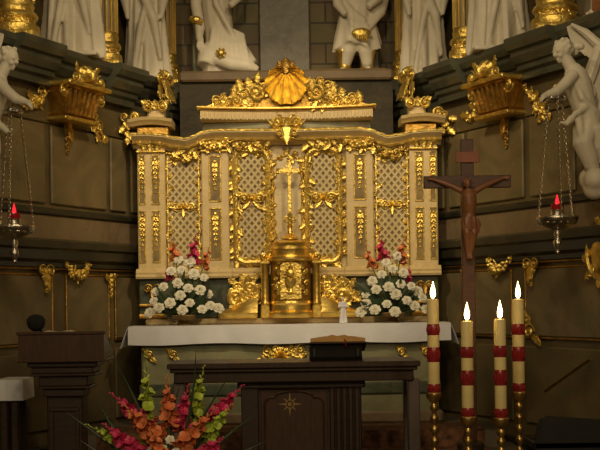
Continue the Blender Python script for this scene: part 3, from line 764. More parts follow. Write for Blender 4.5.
for s, nm in SIDES:
    F = frontF(s*.50, 11.86, 1.48)
    m = MB()
    bx = [(-.22 if s > 0 else .22, .0), (.24*s, 0)]
    m.cbox(min(s*.31, s*.70), max(s*.31, s*.70), 11.76, 12.0, 1.476, 1.53, .02)
    m.rings([[(s*x, y, z) for y, z in ((11.79, 1.53), (11.83, 1.53 + h*.55), (11.87, 1.53 + h), (11.98, 1.53 + h), (11.98, 1.53))] for x, h in ((.31,.15),(.38,.14),(.46,.10),(.54,.06),(.62,.035),(.69,.02))])
    wing = tag(m.build('tabernacle_plinth', M['goldsm'], smooth=30), 'gilded stepped plinth flanking the tabernacle on %s' % nm, 'ornament', 'plinths beside the tabernacle')
    m = MB(); F = frontF(s*.47, 11.96, 1.64)
    rocaille(m, F, [(-.14,.0),(.14,.0)], .13, 131+s, .07, .0); rocaille(m, F, [(-.12,.10),(.12,.08)], .12, 133+s, .07, .0); rocaille(m, F, [(s*-.13,.22),(s*.10,.17)], .12, 135+s, .04, .01); rocaille(m, F, [(-.16,.05),(.16,.05)], .12, 137+s, .045, .03); rocaille(m, F, [(-.14,.13),(.15,.12)], .11, 139+s, .045, .03); rocaille(m, F, [(s*-.14,.0),(s*-.13,.24)], .10, 141+s, .045, .03)
    scroll(m, F, s*.06, .05, .11, PI/2, 1.5, s, .028, .02); scroll(m, F, -s*.08, .14, .09, PI/2, 1.5, -s, .024, .02)
    leaf(m, F, -s*.02, .05, PI/2+s*.3, .22, .05, .02)
    # foot of the ornament
    m.cbox(-.13, .13, -.09, -.03, -.03, .05, .01, F)
    tag(m.build('scroll_ornament', M['gold'], smooth=35), 'gilded openwork scroll ornament beside the tabernacle on %s' % nm, 'ornament', 'scrolls beside the tabernacle')
# crucifix on the tabernacle
t = thing('altar_cross', 'gilded standing cross on top of the tabernacle', 'cross', (.02, 11.86, 2.246))
m = MB(); m.lathe([(.085,2.247),(.09,2.26),(.06,2.28),(.03,2.31),(.022,2.36),(.035,2.38),(.02,2.40)], (cx, cy, 0), 20); m.build('base', M['goldsm'], t, smooth=30)
F = frontF(cx, 11.85, 0); m = MB(); m.cbox(-.017, .017, 2.39, 3.03, -.01, .01, .004, F); m.cbox(-.105, .105, 2.905, 2.945, -.012, .012, .004, F)
for p in ((-.105,2.925),(.105,2.925),(0,3.035)):
    for q in range(3): m.ell(F(p[0] + .018*math.cos(q*2.1), p[1] + .018*math.sin(q*2.1), 0), (.018,.014,.018), nu=8, nv=6)
m.build('cross_beams', M['gold'], t, smooth=35)
m = MB(); scroll(m, F, -.03, 2.44, .04, 0, 1.2, 1, .012); scroll(m, F, .03, 2.44, .04, PI, 1.2, -1, .012); leaf(m, F, 0, 2.40, PI/2, .12, .03, .02); m.build('foot_scrolls', M['gold'], t, smooth=True)
m = MB()
for k in range(12): q = 2*PI*k/12; m.tube([F(.02*math.cos(q), 2.925 + .02*math.sin(q), .01), F(.07*math.cos(q), 2.925 + .07*math.sin(q), .008)], [.007, .002], 5)
m.build('rays', M['gold'], t, smooth=True)
# small white figurine by the tabernacle
p = Vector(((343-XC)*11.75/FPX, 11.77, 1.418)); F = lambda x, y, z: Vector((p.x + x, p.y + y, p.z + z))
m = MB(); lofted_robe(m, F, .25, .036, .032, 9, folds=7); head_mesh(m, F, (0,-.002,.233), .017)
for s in (-1, 1): m.tube([F(s*.03,0,.2), F(s*.04,-.015,.155), F(s*.006,-.042,.165)], [.012,.013,.007], 8)
m.lathe([(.045,0),(.045,.012),(.038,.018)], tuple(p), 16)
o = m.build('figurine', M['linen'], origin=p); fuse(o, .0035, 1); tag(o, 'small white robed figurine in front of the gilded plinth by the tabernacle', 'figurine')

# ================================================================== CENTRAL STATUES ON THE LEDGE
LZ = 4.06
def body(mb, pts, r, n=12): mb.tube(pts, r, n)
# kneeling figure
d = 12.95
def K(px, py, o=0.0): return W(px, py, d - o)
base = W(226, 79, d); base.z = LZ
t = thing('kneeling_statue', 'white stucco kneeling statue with spreading drapery beside the scallop crest', 'statue', base)
m = MB()
body(m, [K(222,60), K(219,36), K(216,8), K(216,-28), K(217,-52), K(218,-60)], [.17,.16,.165,.20,.15,.06])
head_mesh(m, lambda x, y, z: Vector((2.0*0 + K(219,-78).x + x, K(219,-78).y + y, K(219,-78).z + z)), (0,0,0), .12, .5, .2)
body(m, [K(208,-40,.05), K(196,-18,.15), K(196,6,.2), K(200,28,.22), K(199,40,.22)], [.075,.07,.06,.055,.035])
for k in range(4): body(m, [K(198+k*1.6,38,.22), K(197+k*2.2,47,.24), K(199+k*2,52,.23)], [.014,.012,.008], 6)
body(m, [K(228,-40), K(243,-22,.1), K(240,-4,.2), K(230,6,.25)], [.075,.07,.055,.035])
# knees, shins and trailing robe
body(m, [K(222,45), K(208,57,.15), K(205,66,.2)], [.15,.13,.09]); body(m, [K(205,68,.15), K(222,73,.05), K(240,74), K(250,75)], [.09,.10,.08,.06])
body(m, [K(228,46), K(240,56,.1), K(252,66,.15)], [.15,.13,.08]); body(m, [K(214,58,.2), K(232,64,.2), K(248,66,.2), K(258,70,.18)], [.07,.08,.07,.04])
for i in range(8):
    body(m, [K(214+i*4,20+i*2,.10), K(212+i*4.5,45,.19), K(208+i*6,62+i,.16+.01*i), K(206+i*7,76,.05+.01*i)], [.03,.035,.03,.02], 8)
body(m, [K(212,-30,.15), K(216,4,.19), K(230,30,.17), K(240,50,.15)], [.03,.035,.03,.02], 8)
body(m, [K(204,74), K(214,78), K(236,78.5), K(256,78)], [.05,.08,.08,.05])
o = m.build('figure', M['white'], t); fuse(o, .014, 2)
m = MB()
p = K(221,53,.29); m.ell(p, (.04,.03,.04)); 
for k in range(7): q = 2*PI*k/7; m.tube([p, p + Vector((.055*math.cos(q), -.005, .055*math.sin(q)))], [.022,.014], 6)
m.build('gilded_clasp', M['gold'], o, smooth=True)
m = MB(); p = K(196,20,.27); m.ell(p, (.06,.05,.045)); m.tube([p + Vector((-.06,0,.02)), p + Vector((.07,-.02,-.03))], .03, 8); m.build('gilded_cuff', M['gold'], o, smooth=True)
# standing figure with parted legs and mantle
d = 12.95; base = W(357, 69, d); base.z = LZ
t = thing('standing_statue', 'white stucco standing statue in a tunic and gilded boots, beside the grey central panel', 'statue', base)
def S(px, py, o=0.0):
    v = W(px, py, d - o); return v
dz = LZ - S(357, 70).z
def S(px, py, o=0.0):
    v = W(px, py, d - o); v.z += dz; return v
m = MB()
body(m, [S(357,38), S(356,16), S(357,-6), S(357,-34), S(357,-50), S(357,-60)], [.20,.18,.155,.20,.13,.06])
head_mesh(m, lambda x, y, z: S(357,-74) + Vector((x, y, z)), (0,0,0), .12, -.4, .1)
body(m, [S(352,34), S(348,50,.08), S(345,62,.04), S(344,67)], [.11,.078,.062,.045]); body(m, [S(344,66,.0), S(341,68.5,.12)], [.045,.03])
body(m, [S(363,34), S(366,50,.1), S(367,60,.08), S(367,67,.02)], [.11,.078,.062,.045]); body(m, [S(367,66,.0), S(370,68.5,.13)], [.045,.03])
# tunic skirt with folds
rs = []
for t_, y_, rx_, ry_ in ((0,4,.17,.14),(.3,18,.20,.16),(.6,32,.235,.18),(1,46,.26,.19)):
    c0 = S(356 + t_*1, y_); rs.append([tuple(c0 + Vector(((rx_*(1 + .10*t_*math.sin(9*q) + .06*t_*math.sin(14*q+1)))*math.cos(q), ry_*(1 + .12*t_*math.sin(9*q))*math.sin(q), .05*t_*math.sin(3*q+1)))) for q in [2*PI*i/40 for i in range(40)]])
m.rings(rs)
# mantle sweeping to one side, arm akimbo, and arm forward
body(m, [S(345,-40), S(336,-20,.1), S(338,2,.15), S(346,12,.2)], [.075,.07,.055,.035])
body(m, [S(369,-40), S(380,-22,.06), S(377,-4,.15), S(368,4,.2)], [.08,.075,.06,.035])
for i in range(6):
    body(m, [S(372+i*2,-36), S(380+i*1.2,-10,-.02*i), S(374+i*1.5,10,.06), S(364+i*.6,24+i,.16)], [.05,.055,.045,.015], 8)
for i in range(4): body(m, [S(342+i*2,-6+i*6,.13), S(352,8+i*7,.19), S(366+i*2,18+i*5,.17)], [.018,.026,.016], 7)
o = m.build('figure', M['white'], t); fuse(o, .014, 2)
for px, q in ((344.5,-.02),(367,.02)):
    m = MB(); m.lathe([(.066,0),(.074,.02),(.070,.06),(.076,.10),(.088,.17),(.098,.19),(.094,.21),(.07,.20)], tuple(S(px, 68) + Vector((0,-.03,.0))), 16)
    m.build('gilded_boot', M['goldsm'], o, smooth=True)
m = MB(); m.ell(S(361,30,.21), (.10,.03,.06)); 
for k in range(6): m.tube([S(357+k*1.8,28,.22), S(357+k*2,36+.5*k,.23)], [.016,.008], 6)
m.build('gilded_sash', M['gold'], o, smooth=True)
m = MB(); m.cbox(base.x-.30, base.x+.30, 12.68, 13.2, LZ, LZ+.03, .01); tag(m.build('statue_base', M['ledge']), 'low brown slab under the standing statue with gilded boots', 'plinth')
t.location.z += .03

# ================================================================== ANGELS HOLDING THE LAMPS
def angel(s, label):
    d = 9.72
    def A(px, py, o=0.0):
        v = W(px, py, d - o); v.x *= s; return v
    base = A(600, 175)
    t = thing('angel_statue', label, 'statue', base, 'lamp-bearing angels')
    m = MB()
    body(m, [A(572,66), A(575,74), A(578,86), A(583,104), A(588,122), A(590,132)], [.055,.095,.11,.10,.095,.10], 14)
    body(m, [A(562,52), A(566,59), A(571,67), A(575,75)], [.052,.05,.055,.07])
    ang = A(562,51)
    head_mesh(m, lambda x, y, z: ang + Vector((x, y, z)), (0,0,0), .088, -s*1.15, .38)
    for k in range(10): m.ell(ang + Vector((s*(.03 + .012*k) - s*.06*math.sin(k), .03*math.cos(k*2), .075 - .009*k)), (.032,.032,.032), nu=8, nv=6)
    # near arm stretched to the lamp chain; far arm bent
    body(m, [A(574,74,.09), A(565,84,.15), A(556,92,.17), A(549,94,.15), A(544,96,.12)], [.052,.046,.042,.032,.024])
    hand = A(543,97,.115)
    m.ell(hand, (.024,.02,.026))
    for k in range(4): body(m, [hand + Vector((0, -.012+.009*k, -.005)), hand + Vector((-s*.022, -.014+.009*k, -.02)), hand + Vector((-s*.022, -.012+.009*k, -.043)), hand + Vector((-s*.006, -.012+.009*k, -.05))], [.0095,.009,.008,.0065], 6)
    body(m, [hand + Vector((s*.01,-.02,.0)), hand + Vector((-s*.004,-.032,-.02)), hand + Vector((-s*.012,-.026,-.038))], [.010,.009,.007], 6)
    body(m, [A(584,80,-.08), A(592,94,-.02), A(584,108,.08), A(577,113,.12)], [.052,.045,.038,.024]); m.ell(A(575,114,.12), (.026,.02,.028))
    # legs under flying drapery
    body(m, [A(586,128), A(583,144,.06), A(590,160,.04), A(594,174)], [.11,.085,.07,.05]); body(m, [A(594,128), A(600,146), A(608,164,-.05), A(613,178,-.05)], [.11,.09,.07,.05])
    for i in range(7): body(m, [A(578+i*3,112+i,.08-.02*i), A(580+i*4,130,.10-.025*i), A(584+i*5,150,.09-.025*i), A(586+i*6,168+i,.05-.02*i)], [.03,.034,.03,.012], 8)
    body(m, [A(576,84,.09), A(582,98,.10), A(594,110,.06), A(604,118,.0)], [.02,.03,.03,.02], 8); body(m, [A(572,118,.10), A(566,124,.12), A(560,122,.10)], [.035,.025,.01], 8)
    o = m.build('figure', M['white'], t); fuse(o, .009, 2)
    # wings: layered feathers
    for wn, (root, tip, off) in enumerate((((586,88),(571,24),-.12), ((592,88),(590,10),-.2))):
        m = MB(); r0, t0 = A(*root, off), A(*tip, off - .08)
        elbow = A(600 if wn == 0 else 612, 46, off - .06)
        spine = [r0, r0.lerp(elbow, .5), elbow, elbow.lerp(t0, .5) + Vector((0,0,.02)), t0]
        m.tube(spine, [.05,.055,.05,.035,.012], 8)
        for k in range(15):
            f = k/14; i = min(int(f*4), 3); a = spine[i].lerp(spine[i+1], f*4 - i)
            dirn = Vector((s*(.55 - .35*f), .10, -.75 + .25*f)).normalized(); L = .16 + .17*math.sin(PI*(.25 + .6*f))
            side = dirn.cross(Vector((0,1,0))).normalized()
            rs = []
            for j in range(7):
                q = j/6; w = .034*(math.sin(PI*min(1, q*.8 + .2))**.6) if j < 6 else .004
                c0 = a + dirn*L*q + Vector((0, .004*k - .03*q*q, 0))
                rs.append([tuple(c0 + side*w), tuple(c0 + Vector((0,-.008,0))), tuple(c0 - side*w), tuple(c0 + Vector((0,.008,0)))])
            m.rings(rs)
        m.build('wing', M['white'], t, smooth=40)
    m = MB(); g = random.Random(5)
    for k in range(14):
        p = A(598 + g.uniform(-8,16), 181 + g.uniform(-5,8), g.uniform(-.12,.08)); m.ell(p, [g.uniform(.06,.10)]*3)
    body(m, [A(600,182,-.05), A(616,185,-.1)], [.09,.09])
    o = m.build('cloud', M['white'], t); fuse(o, .018, 3)
    return t
angel(1, 'white stucco winged angel reaching out to a hanging silver lamp, above the crucifix')
angel(-1, "white stucco winged angel holding out a silver lamp above the lectern, half outside the picture")

# ================================================================== HANGING SANCTUARY LAMPS
def lamp(px, top, red, pan, low, s, label):
    d = 9.60; X = W(px, red, d).x
    zt, zr, zp, zl = [W(px, y, d).z for y in (top, red, pan, low)]
    t = thing('sanctuary_lamp', label, 'lamp', (X, d, zt), 'hanging silver lamps')
    m = MB(); m.lathe([(.008,.10),(.02,.06),(.05,.045),(.075,.015),(.085,-.005),(.07,-.02),(.03,-.012),(.004,-.01)], (X, d, zt), 20)
    for k in range(8): q = 2*PI*k/8; m.ell((X + .072*math.cos(q), d + .072*math.sin(q), zt + .005), (.014,.014,.02), nu=6, nv=5)
    m.build('canopy', M['silver'], t, smooth=40)
    m = MB(); m.lathe([(.004,zl-zp-.02),(.018,zl-zp),(.012,zl-zp+.02),(.03,zl-zp+.05),(.035,zl-zp+.08),(.02,zl-zp+.11),(.03,zl-zp+.15),(.02,zl-zp+.18),(.045,-.07),(.10,-.045),(.155,-.01),(.17,.02),(.165,.035),(.13,.025),(.08,.02),(.055,.04),(.05,.075),(.056,.09),(.048,.09),(.042,.06),(.004,.055)], (X, d, zp), 28)
    for k in range(16): q = 2*PI*k/16; m.ell((X + .135*math.cos(q), d + .135*math.sin(q), zp - .012), (.022,.022,.018), nu=7, nv=5)
    m.build('lamp_bowl', M['silver'], t, smooth=40)
    m = MB(); m.lathe([(.035,.06),(.046,.075),(.052,.12),(.05,.135),(.044,.132),(.04,.09),(.002,.08)], (X, d, zp), 20); g = m.build('ruby_glass', M['ruby'], t, smooth=40)
    m = MB(); m.lathe([(.004,0),(.013,.02),(.018,.04),(.012,.07),(.005,.095),(.001,.11)], (X, d, zp+.105), 10); m.build('flame', M['redflame'], g, smooth=True)
    for k in range(3):
        q = 2*PI*k/3 + .5; a = Vector((X + .06*math.cos(q), d + .06*math.sin(q), zt - .01)); b = Vector((X + .158*math.cos(q), d + .158*math.sin(q), zp + .03))
        m = MB(); n = int((a-b).length/.024)
        ax = (b-a).normalized(); u1 = ax.orthogonal().normalized(); v1 = ax.cross(u1)
        for i in range(n):
            c0 = a.lerp(b, (i+.5)/n); e1 = u1 if i % 2 else v1
            m.tube([c0 + .015*math.cos(w)*ax + .008*math.sin(w)*e1 for w in [2*PI*j/8 for j in range(9)]], .0032, 4)
        m.build('chain', M['chain'], t, smooth=True)
    return t
lamp(557, 99, 196, 221, 252, 1, "hanging silver lamp with a red light below the angel near the crucifix")
lamp(14, 112, 203, 230, 262, -1, 'hanging silver lamp with a red light above the lectern')
for s, px, py, nm in ((1, 553, 97, "the crucifix's side"), (-1, 14, 110, "the lectern's side")):
    X = W(557, 196, 9.6).x if s > 0 else W(14, 203, 9.6).x
    zt = W(557, 99, 9.6).z if s > 0 else W(14, 112, 9.6).z
    h = W(543, 97, 9.605); h.x *= s; h.z -= .035
    m = MB(); m.tube([Vector((X, 9.6, zt + .09)), Vector((X, 9.6, zt + .115)), h + Vector((s*.02,0,.012)), h, h + Vector((-s*.02,0,-.01))], .007, 6)
    tag(m.build('lamp_hook', M['brass'], smooth=True), "short brass hook between the angel's hand and the lamp on %s" % nm, 'hook')

# ================================================================== PROCESSIONAL CRUCIFIX
d = 8.6
cx, cz = W(467, 182, d).x, W(467, 182, d).z
t = thing('crucifix', 'tall wooden crucifix on a pole standing behind the burning candles', 'crucifix', (cx, d, .15))
F = frontF(cx, d, cz)
m = MB(); m.cbox(-.046, .046, .15 - cz + .25, .305, -.025, .025, .006, F); m.build('upright', M['cross'], t)
m = MB(); m.cbox(-.312, .312, -.044, .044, -.022, .028, .006, F); m.build('crossbar', M['cross'], t)
m = MB(); m.cbox(-.085, .085, .135, .215, .026, .04, .004, F); m.build('title_plaque', M['plaque'], t)
m = MB(); m.cbox(cx-.22, cx+.22, d-.22, d+.22, .15, .22, .02); m.cbox(cx-.15, cx+.15, d-.15, d+.15, .22, .30, .02); m.cbox(cx-.085, cx+.085, d-.085, d+.085, .30, .62, .015); m.build('foot', M['wood'], t)
m = MB()
G = lambda x, y, c=.06: F(x, y, c)
body(m, [G(0,-.055,.075), G(0,-.10,.07), G(.004,-.17,.075), G(.002,-.235,.07), G(-.004,-.285,.075)], [.026,.055,.052,.042,.048], 14)
head_mesh(m, lambda x, y, z: G(-.012 + x, -.02 + z, .088 - y), (0,0,0), .034, .25, .45)
for s in (-1, 1):
    body(m, [G(s*.045,-.072,.07), G(s*.115,-.035,.062), G(s*.185,-.005,.052), G(s*.25,.018,.042)], [.024,.021,.017,.011])
    m.ell(G(s*.262,.022,.042), (.016,.008,.012))
    for k in range(4): body(m, [G(s*.268,.030-.006*k,.044), G(s*.285,.034-.007*k,.05), G(s*.291,.031-.007*k,.06)], [.0045,.004,.003], 5)
    body(m, [G(s*.26,.03,.046), G(s*.264,.045,.056)], [.005,.0035], 5)
    body(m, [G(s*.026-.003,-.285,.075), G(s*.024+.006,-.37,.10), G(s*.016+.003,-.45,.075), G(s*.008,-.515,.065)], [.036,.029,.023,.015]); body(m, [G(s*.008,-.51,.065), G(s*.012,-.555,.085)], [.015,.010])
o = m.build('corpus', M['corpus'], t); fuse(o, .0045, 2)
m = MB(); m.rings([[tuple(G(.054*math.cos(q)*a + b, y + .008*math.sin(q*3), .075 + .054*math.sin(q)*a*(1 + .08*math.sin(9*q)))) for q in [2*PI*i/28 for i in range(28)]] for y, a, b in ((-.255,.90,0),(-.285,1.02,0),(-.32,1.06,.003),(-.345,.98,.003))])
body(m, [G(.052,-.27,.085), G(.066,-.31,.085), G(.062,-.37,.08)], [.014,.016,.008]); m.build('loincloth', M['corpus'], o, smooth=True)

# ================================================================== CANDLES ON TALL STICKS
cand = [(434, 299, 393, 8.30, 'nearest the high altar cloth'), (468, 321, 417, 7.8, 'directly in front of the crucifix pole'), (501, 319, 418, 7.8, 'short one next to the tall outermost candle'), (519, 299, 392, 8.30, 'tall outermost one, farthest from the altar')]
for px, y0, y1, d, where in cand:
    p = W(px, y1, d); top = W(px, y0, d).z; X, zb = p.x, p.z; k = d/FPX
    t = thing('candlestick', 'tall slender brass candlestick under the burning candle: %s' % where, 'candlestick', (X, d, .15), 'candlesticks by the crucifix')
    m = MB(); m.lathe([(.10,.15),(.105,.165),(.095,.185),(.07,.20),(.03,.225),(.02,.25)], (X, d, 0), 28); m.build('foot', M['brass'], t, smooth=35)
    h = zb - .15 - .10
    prof = [(.014,.09)]
    for q in range(9):
        z = .09 + (h-.05)*(q+.5)/9; prof += [(.013, z-.045),(.017,z-.03),(.028,z-.012),(.030,z),(.026,z+.014),(.015,z+.03)]
    prof += [(.014, h+.03)]
    m = MB(); m.lathe(prof, (X, d, .15), 18); m.build('stem', M['brass'], t, smooth=35)
    m = MB(); m.lathe([(.012,-.075),(.03,-.06),(.052,-.03),(.056,-.008),(.054,0),(.046,-.004),(.004,-.006)], (X, d, zb), 24); m.build('cup', M['brass'], t, smooth=35)
    c = thing('candle', 'burning cream and red banded candle, %s' % where, 'candle', (X, d, zb), 'candles by the crucifix')
    r = 6.0*k; H = top - zb
    m = MB(); m.lathe([(r*.97,0),(r,.004),(r,H-.012),(r*.93,H-.002),(r*.80,H),(r*.45,H-.012),(.001,H-.014)], (X, d, zb), 32); m.build('wax_body', M['wax'], c, smooth=35)
    for a, b in ((.0,.10),(.325,.49),(.61,.735)):
        if a == 0: pass
        m = MB(); z0, z1 = zb + .003 + H*a, zb + H*b
        m.lathe([(r*.99,z0),(r*1.03,z0+.003),(r*1.035,(z0+z1)/2),(r*1.03,z1-.003),(r*.99,z1)], (X, d, 0), 32)
        for q in range(14): w = 2*PI*q/14; m.ell((X + r*1.02*math.cos(w), d + r*1.02*math.sin(w), (z0+z1)/2), (.006,.006,(z1-z0)*.32), nu=6, nv=5)
        m.build('red_band', M['waxred'], c, smooth=40)
    m = MB(); m.tube([(X, d, zb+H-.015), (X+.001, d, zb+H+.006), (X+.004, d, zb+H+.018)], .0025, 6); m.build('wick', M['wick'], c)
    m = MB(); m.lathe([(.002,0),(.012,.012),(.0175,.032),(.0165,.05),(.011,.075),(.005,.098),(.0008,.12)], (X+.002, d, zb+H+.003), 14); m.build('flame', M['flame'], c, smooth=True)

# ================================================================== FRONT ALTAR TABLE
d = 9.6; k = d/FPX
t = thing('wooden_altar', 'dark carved wooden altar table with an inlaid star on its front', 'altar', (.06, 9.95, .15))
zt = EYE - 62.5*k
m = MB()
for a, b, q in ((zt-.045, zt, .0), (zt-.075, zt-.045, .02), (zt-.16, zt-.075, .05)): m.cbox(-.985+q, 1.045-q, 9.6+q, 10.3-q, a, b, .008)
m.build('table_top', M['woodh'], t)
m = MB(); m.cbox(-.40, .58, 9.78, 10.18, .24, zt-.16, .01); m.cbox(-.44, .62, 9.74, 10.2, .15, .26, .015); m.cbox(-.43, .61, 9.74, 10.2, zt-.22, zt-.16, .012); body_ = m.build('altar_body', M['wood'], t)
F = frontF(.06, 9.78, 0)
m = MB(); m.cbox(-.30, .24, .34, .92, 0, .012, .004, F)
m.tube([F(x, y, .016) for x, y in [(-.27,.30),(-.27,.80)] + [(-.27+.06*(1-math.cos(a)), .80+.06*math.sin(a)) for a in [PI/2*i/5 for i in range(1,6)]] + [(-.03 -.16*math.cos(a), .86 + .05*math.sin(a)) for a in [PI*i/10 for i in range(11)]] + [(.21-.06*(1-math.sin(a)), .80+.06*math.cos(a)) for a in [PI/2*i/5 for i in range(6)]] + [(.21,.30)]], .012, 6)
pn = m.build('front_panel', M['woodm'], body_, smooth=35)
m = MB(); cx0, cz0 = -.065, 1.65 - 104*9.78/FPX
for q in range(16):
    a = PI*q/8; L = .105 if q % 4 == 0 else .075 if q % 2 == 0 else .045
    m.rings([[tuple(F(cx0 + .014*math.cos(a+PI/2), cz0 + .014*math.sin(a+PI/2), c)), tuple(F(cx0 + L*math.cos(a), cz0 + L*math.sin(a), c)), tuple(F(cx0 + .014*math.cos(a-PI/2), cz0 + .014*math.sin(a-PI/2), c))] for c in (.012, .018)])
m.rings([[tuple(F(cx0 + .018*math.cos(q*PI/8), cz0 + .018*math.sin(q*PI/8), c)) for q in range(16)] for c in (.012, .020)]); m.build('inlaid_star', M['star'], pn)
for x0, x1 in ((.26,.50),(-.46,-.32)):
    m = MB(); m.cbox(x0, x1, .30, .97, .0, .03, .008, F)
    if x0 > 0:
        for i in range(4): m.tube([F(x0+.045+.05*i, .34, .032), F(x0+.045+.05*i, .93, .032)], .014, 8)
    m.build('pilaster', M['wood'], body_, smooth=35)
M['leg'] = simple('purple_grey_wood', (.125,.092,.082), .4, 0, .2, 6)
for x in (-.90, 1.0):
    m = MB(); m.cbox(x-.048, x+.048, 9.68, 9.80, .15, zt-.155, .01); m.cbox(x-.06, x+.06, 9.66, 10.22, .15, .21, .01); m.cbox(x-.045, x+.045, 10.08, 10.2, .2, zt-.155, .01); m.build('leg', M['leg'], t)
# missal on its stand
d = 9.85; k = d/FPX; X0, X1 = (309-XC)*k, (361-XC)*k; zt2 = zt
m = MB(); m.rings([[(x, 9.80, zt2), (x, 9.78, zt2+.03), (x, 9.90, zt2+.135), (x, 9.93, zt2+.135), (x, 10.16, zt2+.055), (x, 10.16, zt2)] for x in (X0, X1)])
for x in (X0+.02, X1-.05): m.cbox(x, x+.03, 9.775, 9.83, zt2+.03, zt2+.10, .005)
tag(m.build('book_stand', M['blackwood']), 'dark wedge-shaped book stand on the wooden altar table', 'book stand')
t = thing('missal', 'open missal with tan pages lying on the dark book stand', 'book', ((X0+X1)/2, 9.98, zt2+.13))
xm = (X0+X1)/2 + .02
def pg(s):
    A = []
    for i in range(9):
        q = i/8; x = xm + s*.225*q; th = .062*(1-q*.55)*(.55 + .45*math.sin(PI*min(1,q*1.7)/2)) + (.012 if q < .3 else 0)
        A.append([(x, y, zz + .003) for y, zz in ((9.86, zt2+.150), (9.86, zt2+.150+th), (10.14, zt2+.072+th), (10.14, zt2+.072))])
    return MB().rings(A)
for s in (-1, 1): pg(s).build('pages', M['page'], t, smooth=40)
m = MB(); m.rings([[(x, 9.85, zt2+.140), (x, 9.85, zt2+.150), (x, 10.15, zt2+.070), (x, 10.15, zt2+.060)] for x in (xm-.235, xm+.235)]); m.build('cover', M['leather'], t)
m = MB(); m.tube([(xm+.03, 9.90, zt2+.19), (xm+.06, 9.855, zt2+.165), (xm+.065, 9.84, zt2+.11)], .004, 5, 2.5); m.build('ribbon', M['waxred'], t)

# ================================================================== LECTERN (ambo)
d = 9.2; k = d/FPX; x0, x1 = W(18, 345, d).x, W(104, 345, d).x; xc = (x0+x1)/2; zt = W(60, 333, d).z; hw = (x1-x0)/2
t = thing('lectern', 'dark wooden lectern with stepped mouldings and broad reading desk', 'lectern', (xc, d + .22, .15))
m = MB(); m.rings([[(x, d, zt-.205), (x, d, zt-.01), (x, d+.03, zt), (x, d+.46, zt-.16), (x, d+.46, zt-.205)] for x in (x0, x1)]); m.cbox(x0-.012, x1+.012, d-.012, d+.05, zt-.012, zt+.01, .005); m.cbox(x0-.01, x1+.01, d-.01, d+.47, zt-.225, zt-.205, .006); m.build('reading_desk', M['woodm'], t)
m = MB()
for i, (q, h) in enumerate(((.06,.04),(.09,.05),(.075,.02),(.14,.08),(.12,.02),(.17,.06))):
    z1 = zt - .225 - sum(hh for _, hh in ((.06,.04),(.09,.05),(.075,.02),(.14,.08),(.12,.02),(.17,.06))[:i]); m.cbox(x0+q, x1-q, d+q*.5, d+.46-q*.5, z1-h, z1, .008)
m.build('mouldings', M['wood'], t)
m = MB(); m.cbox(xc-hw+.19, xc+hw-.19, d+.12, d+.36, .15, zt-.49, .012); m.cbox(xc-hw+.12, xc+hw-.12, d+.06, d+.42, .15, .27, .015)
F = frontF(xc, d+.12, 0); frame_rect(m, F, -.115, .115, .36, zt-.58, .03, .02); m.build('shaft', M['wood'], t)
p = W(36, 322, d+.1)
t = thing('microphone', 'black foam-covered microphone standing on top of the lectern', 'microphone', (p.x, d+.12, zt-.03))
m = MB(); m.lathe([(.003,-.065),(.035,-.06),(.06,-.035),(.073,.0),(.07,.03),(.05,.055),(.02,.066),(.002,.068)], (p.x, d+.10, p.z-.008), 20); m.build('foam_windscreen', M['black'], t, smooth=True)
m = MB(); m.lathe([(.045,0),(.045,.012),(.02,.02),(.012,.025),(.012,.09)], (p.x+.03, d+.13, zt-.052), 16); m.tube([(p.x+.03, d+.13, zt+.02), (p.x+.015, d+.12, zt+.045), (p.x, d+.10, p.z-.05)], .011, 8); m.build('gooseneck', M['blackwood'], t, smooth=40)
a = W(44, 331, d+.1).x; b = W(78, 331, d+.1).x
def desk_z(y): return zt - .16*(y - d - .03)/.43
m = MB(); m.rings([[(x, d+.05, desk_z(d+.05)+.002), (x, d+.05, desk_z(d+.05)+.016+q), (x, d+.30, desk_z(d+.30)+.016+q), (x, d+.30, desk_z(d+.30)+.002)] for x, q in ((a,0),(a+.04,.012),((a+b)/2,.002),(b-.04,.012),(b,0))])
tag(m.build('open_booklet', M['paper']), 'open pale booklet lying on the lectern next to the microphone', 'booklet')
# credence table with white cloth behind the lectern
t = thing('side_table', 'small dark table behind the lectern under a white cloth', 'table', (-2.36, 10.0, .15))
d = 9.85
zt = W(8, 380, d).z; xa, xb = -2.42, W(23, 385, d).x
m = MB(); m.cbox(xa+.02, xb-.02, d+.02, d+.4, zt-.06, zt-.006, .008); m.build('table_top', M['wood'], t)
for x in (xa+.06, xb-.08):
    for y in (d+.06, d+.34): m = MB(); m.cbox(x-.03, x+.03, y-.03, y+.03, .15, zt-.06, .008); m.build('leg', M['wood'], t)
n = 64; m = MB()
def rr(f, z, amp):
    out = []
    for i in range(n):
        q = 2*PI*i/n; c_, s_ = math.cos(q), math.sin(q); e = 1/max(abs(c_), abs(s_)); hx, hy = (xb-xa)/2, .21
        w = 1 + amp*math.sin(11*q)
        out.append(((xa+xb)/2 + hx*f*w*c_*min(e, 1.38), d + .21 + hy*f*w*s_*min(e, 1.38), z))
    return out
m.rings([rr(.5, zt, 0), rr(.97, zt, 0), rr(1.0, zt-.012, 0), rr(1.02, zt-.1, .008), rr(1.04, zt-.17, .018), rr(1.02, zt-.17, .018), rr(.985, zt-.1, .006), rr(.975, zt-.012, 0), rr(.5, zt-.005, 0)])
tag(m.build('table_linen', M['linen'], smooth=50), 'white cloth hanging over the small table behind the lectern', 'tablecloth')
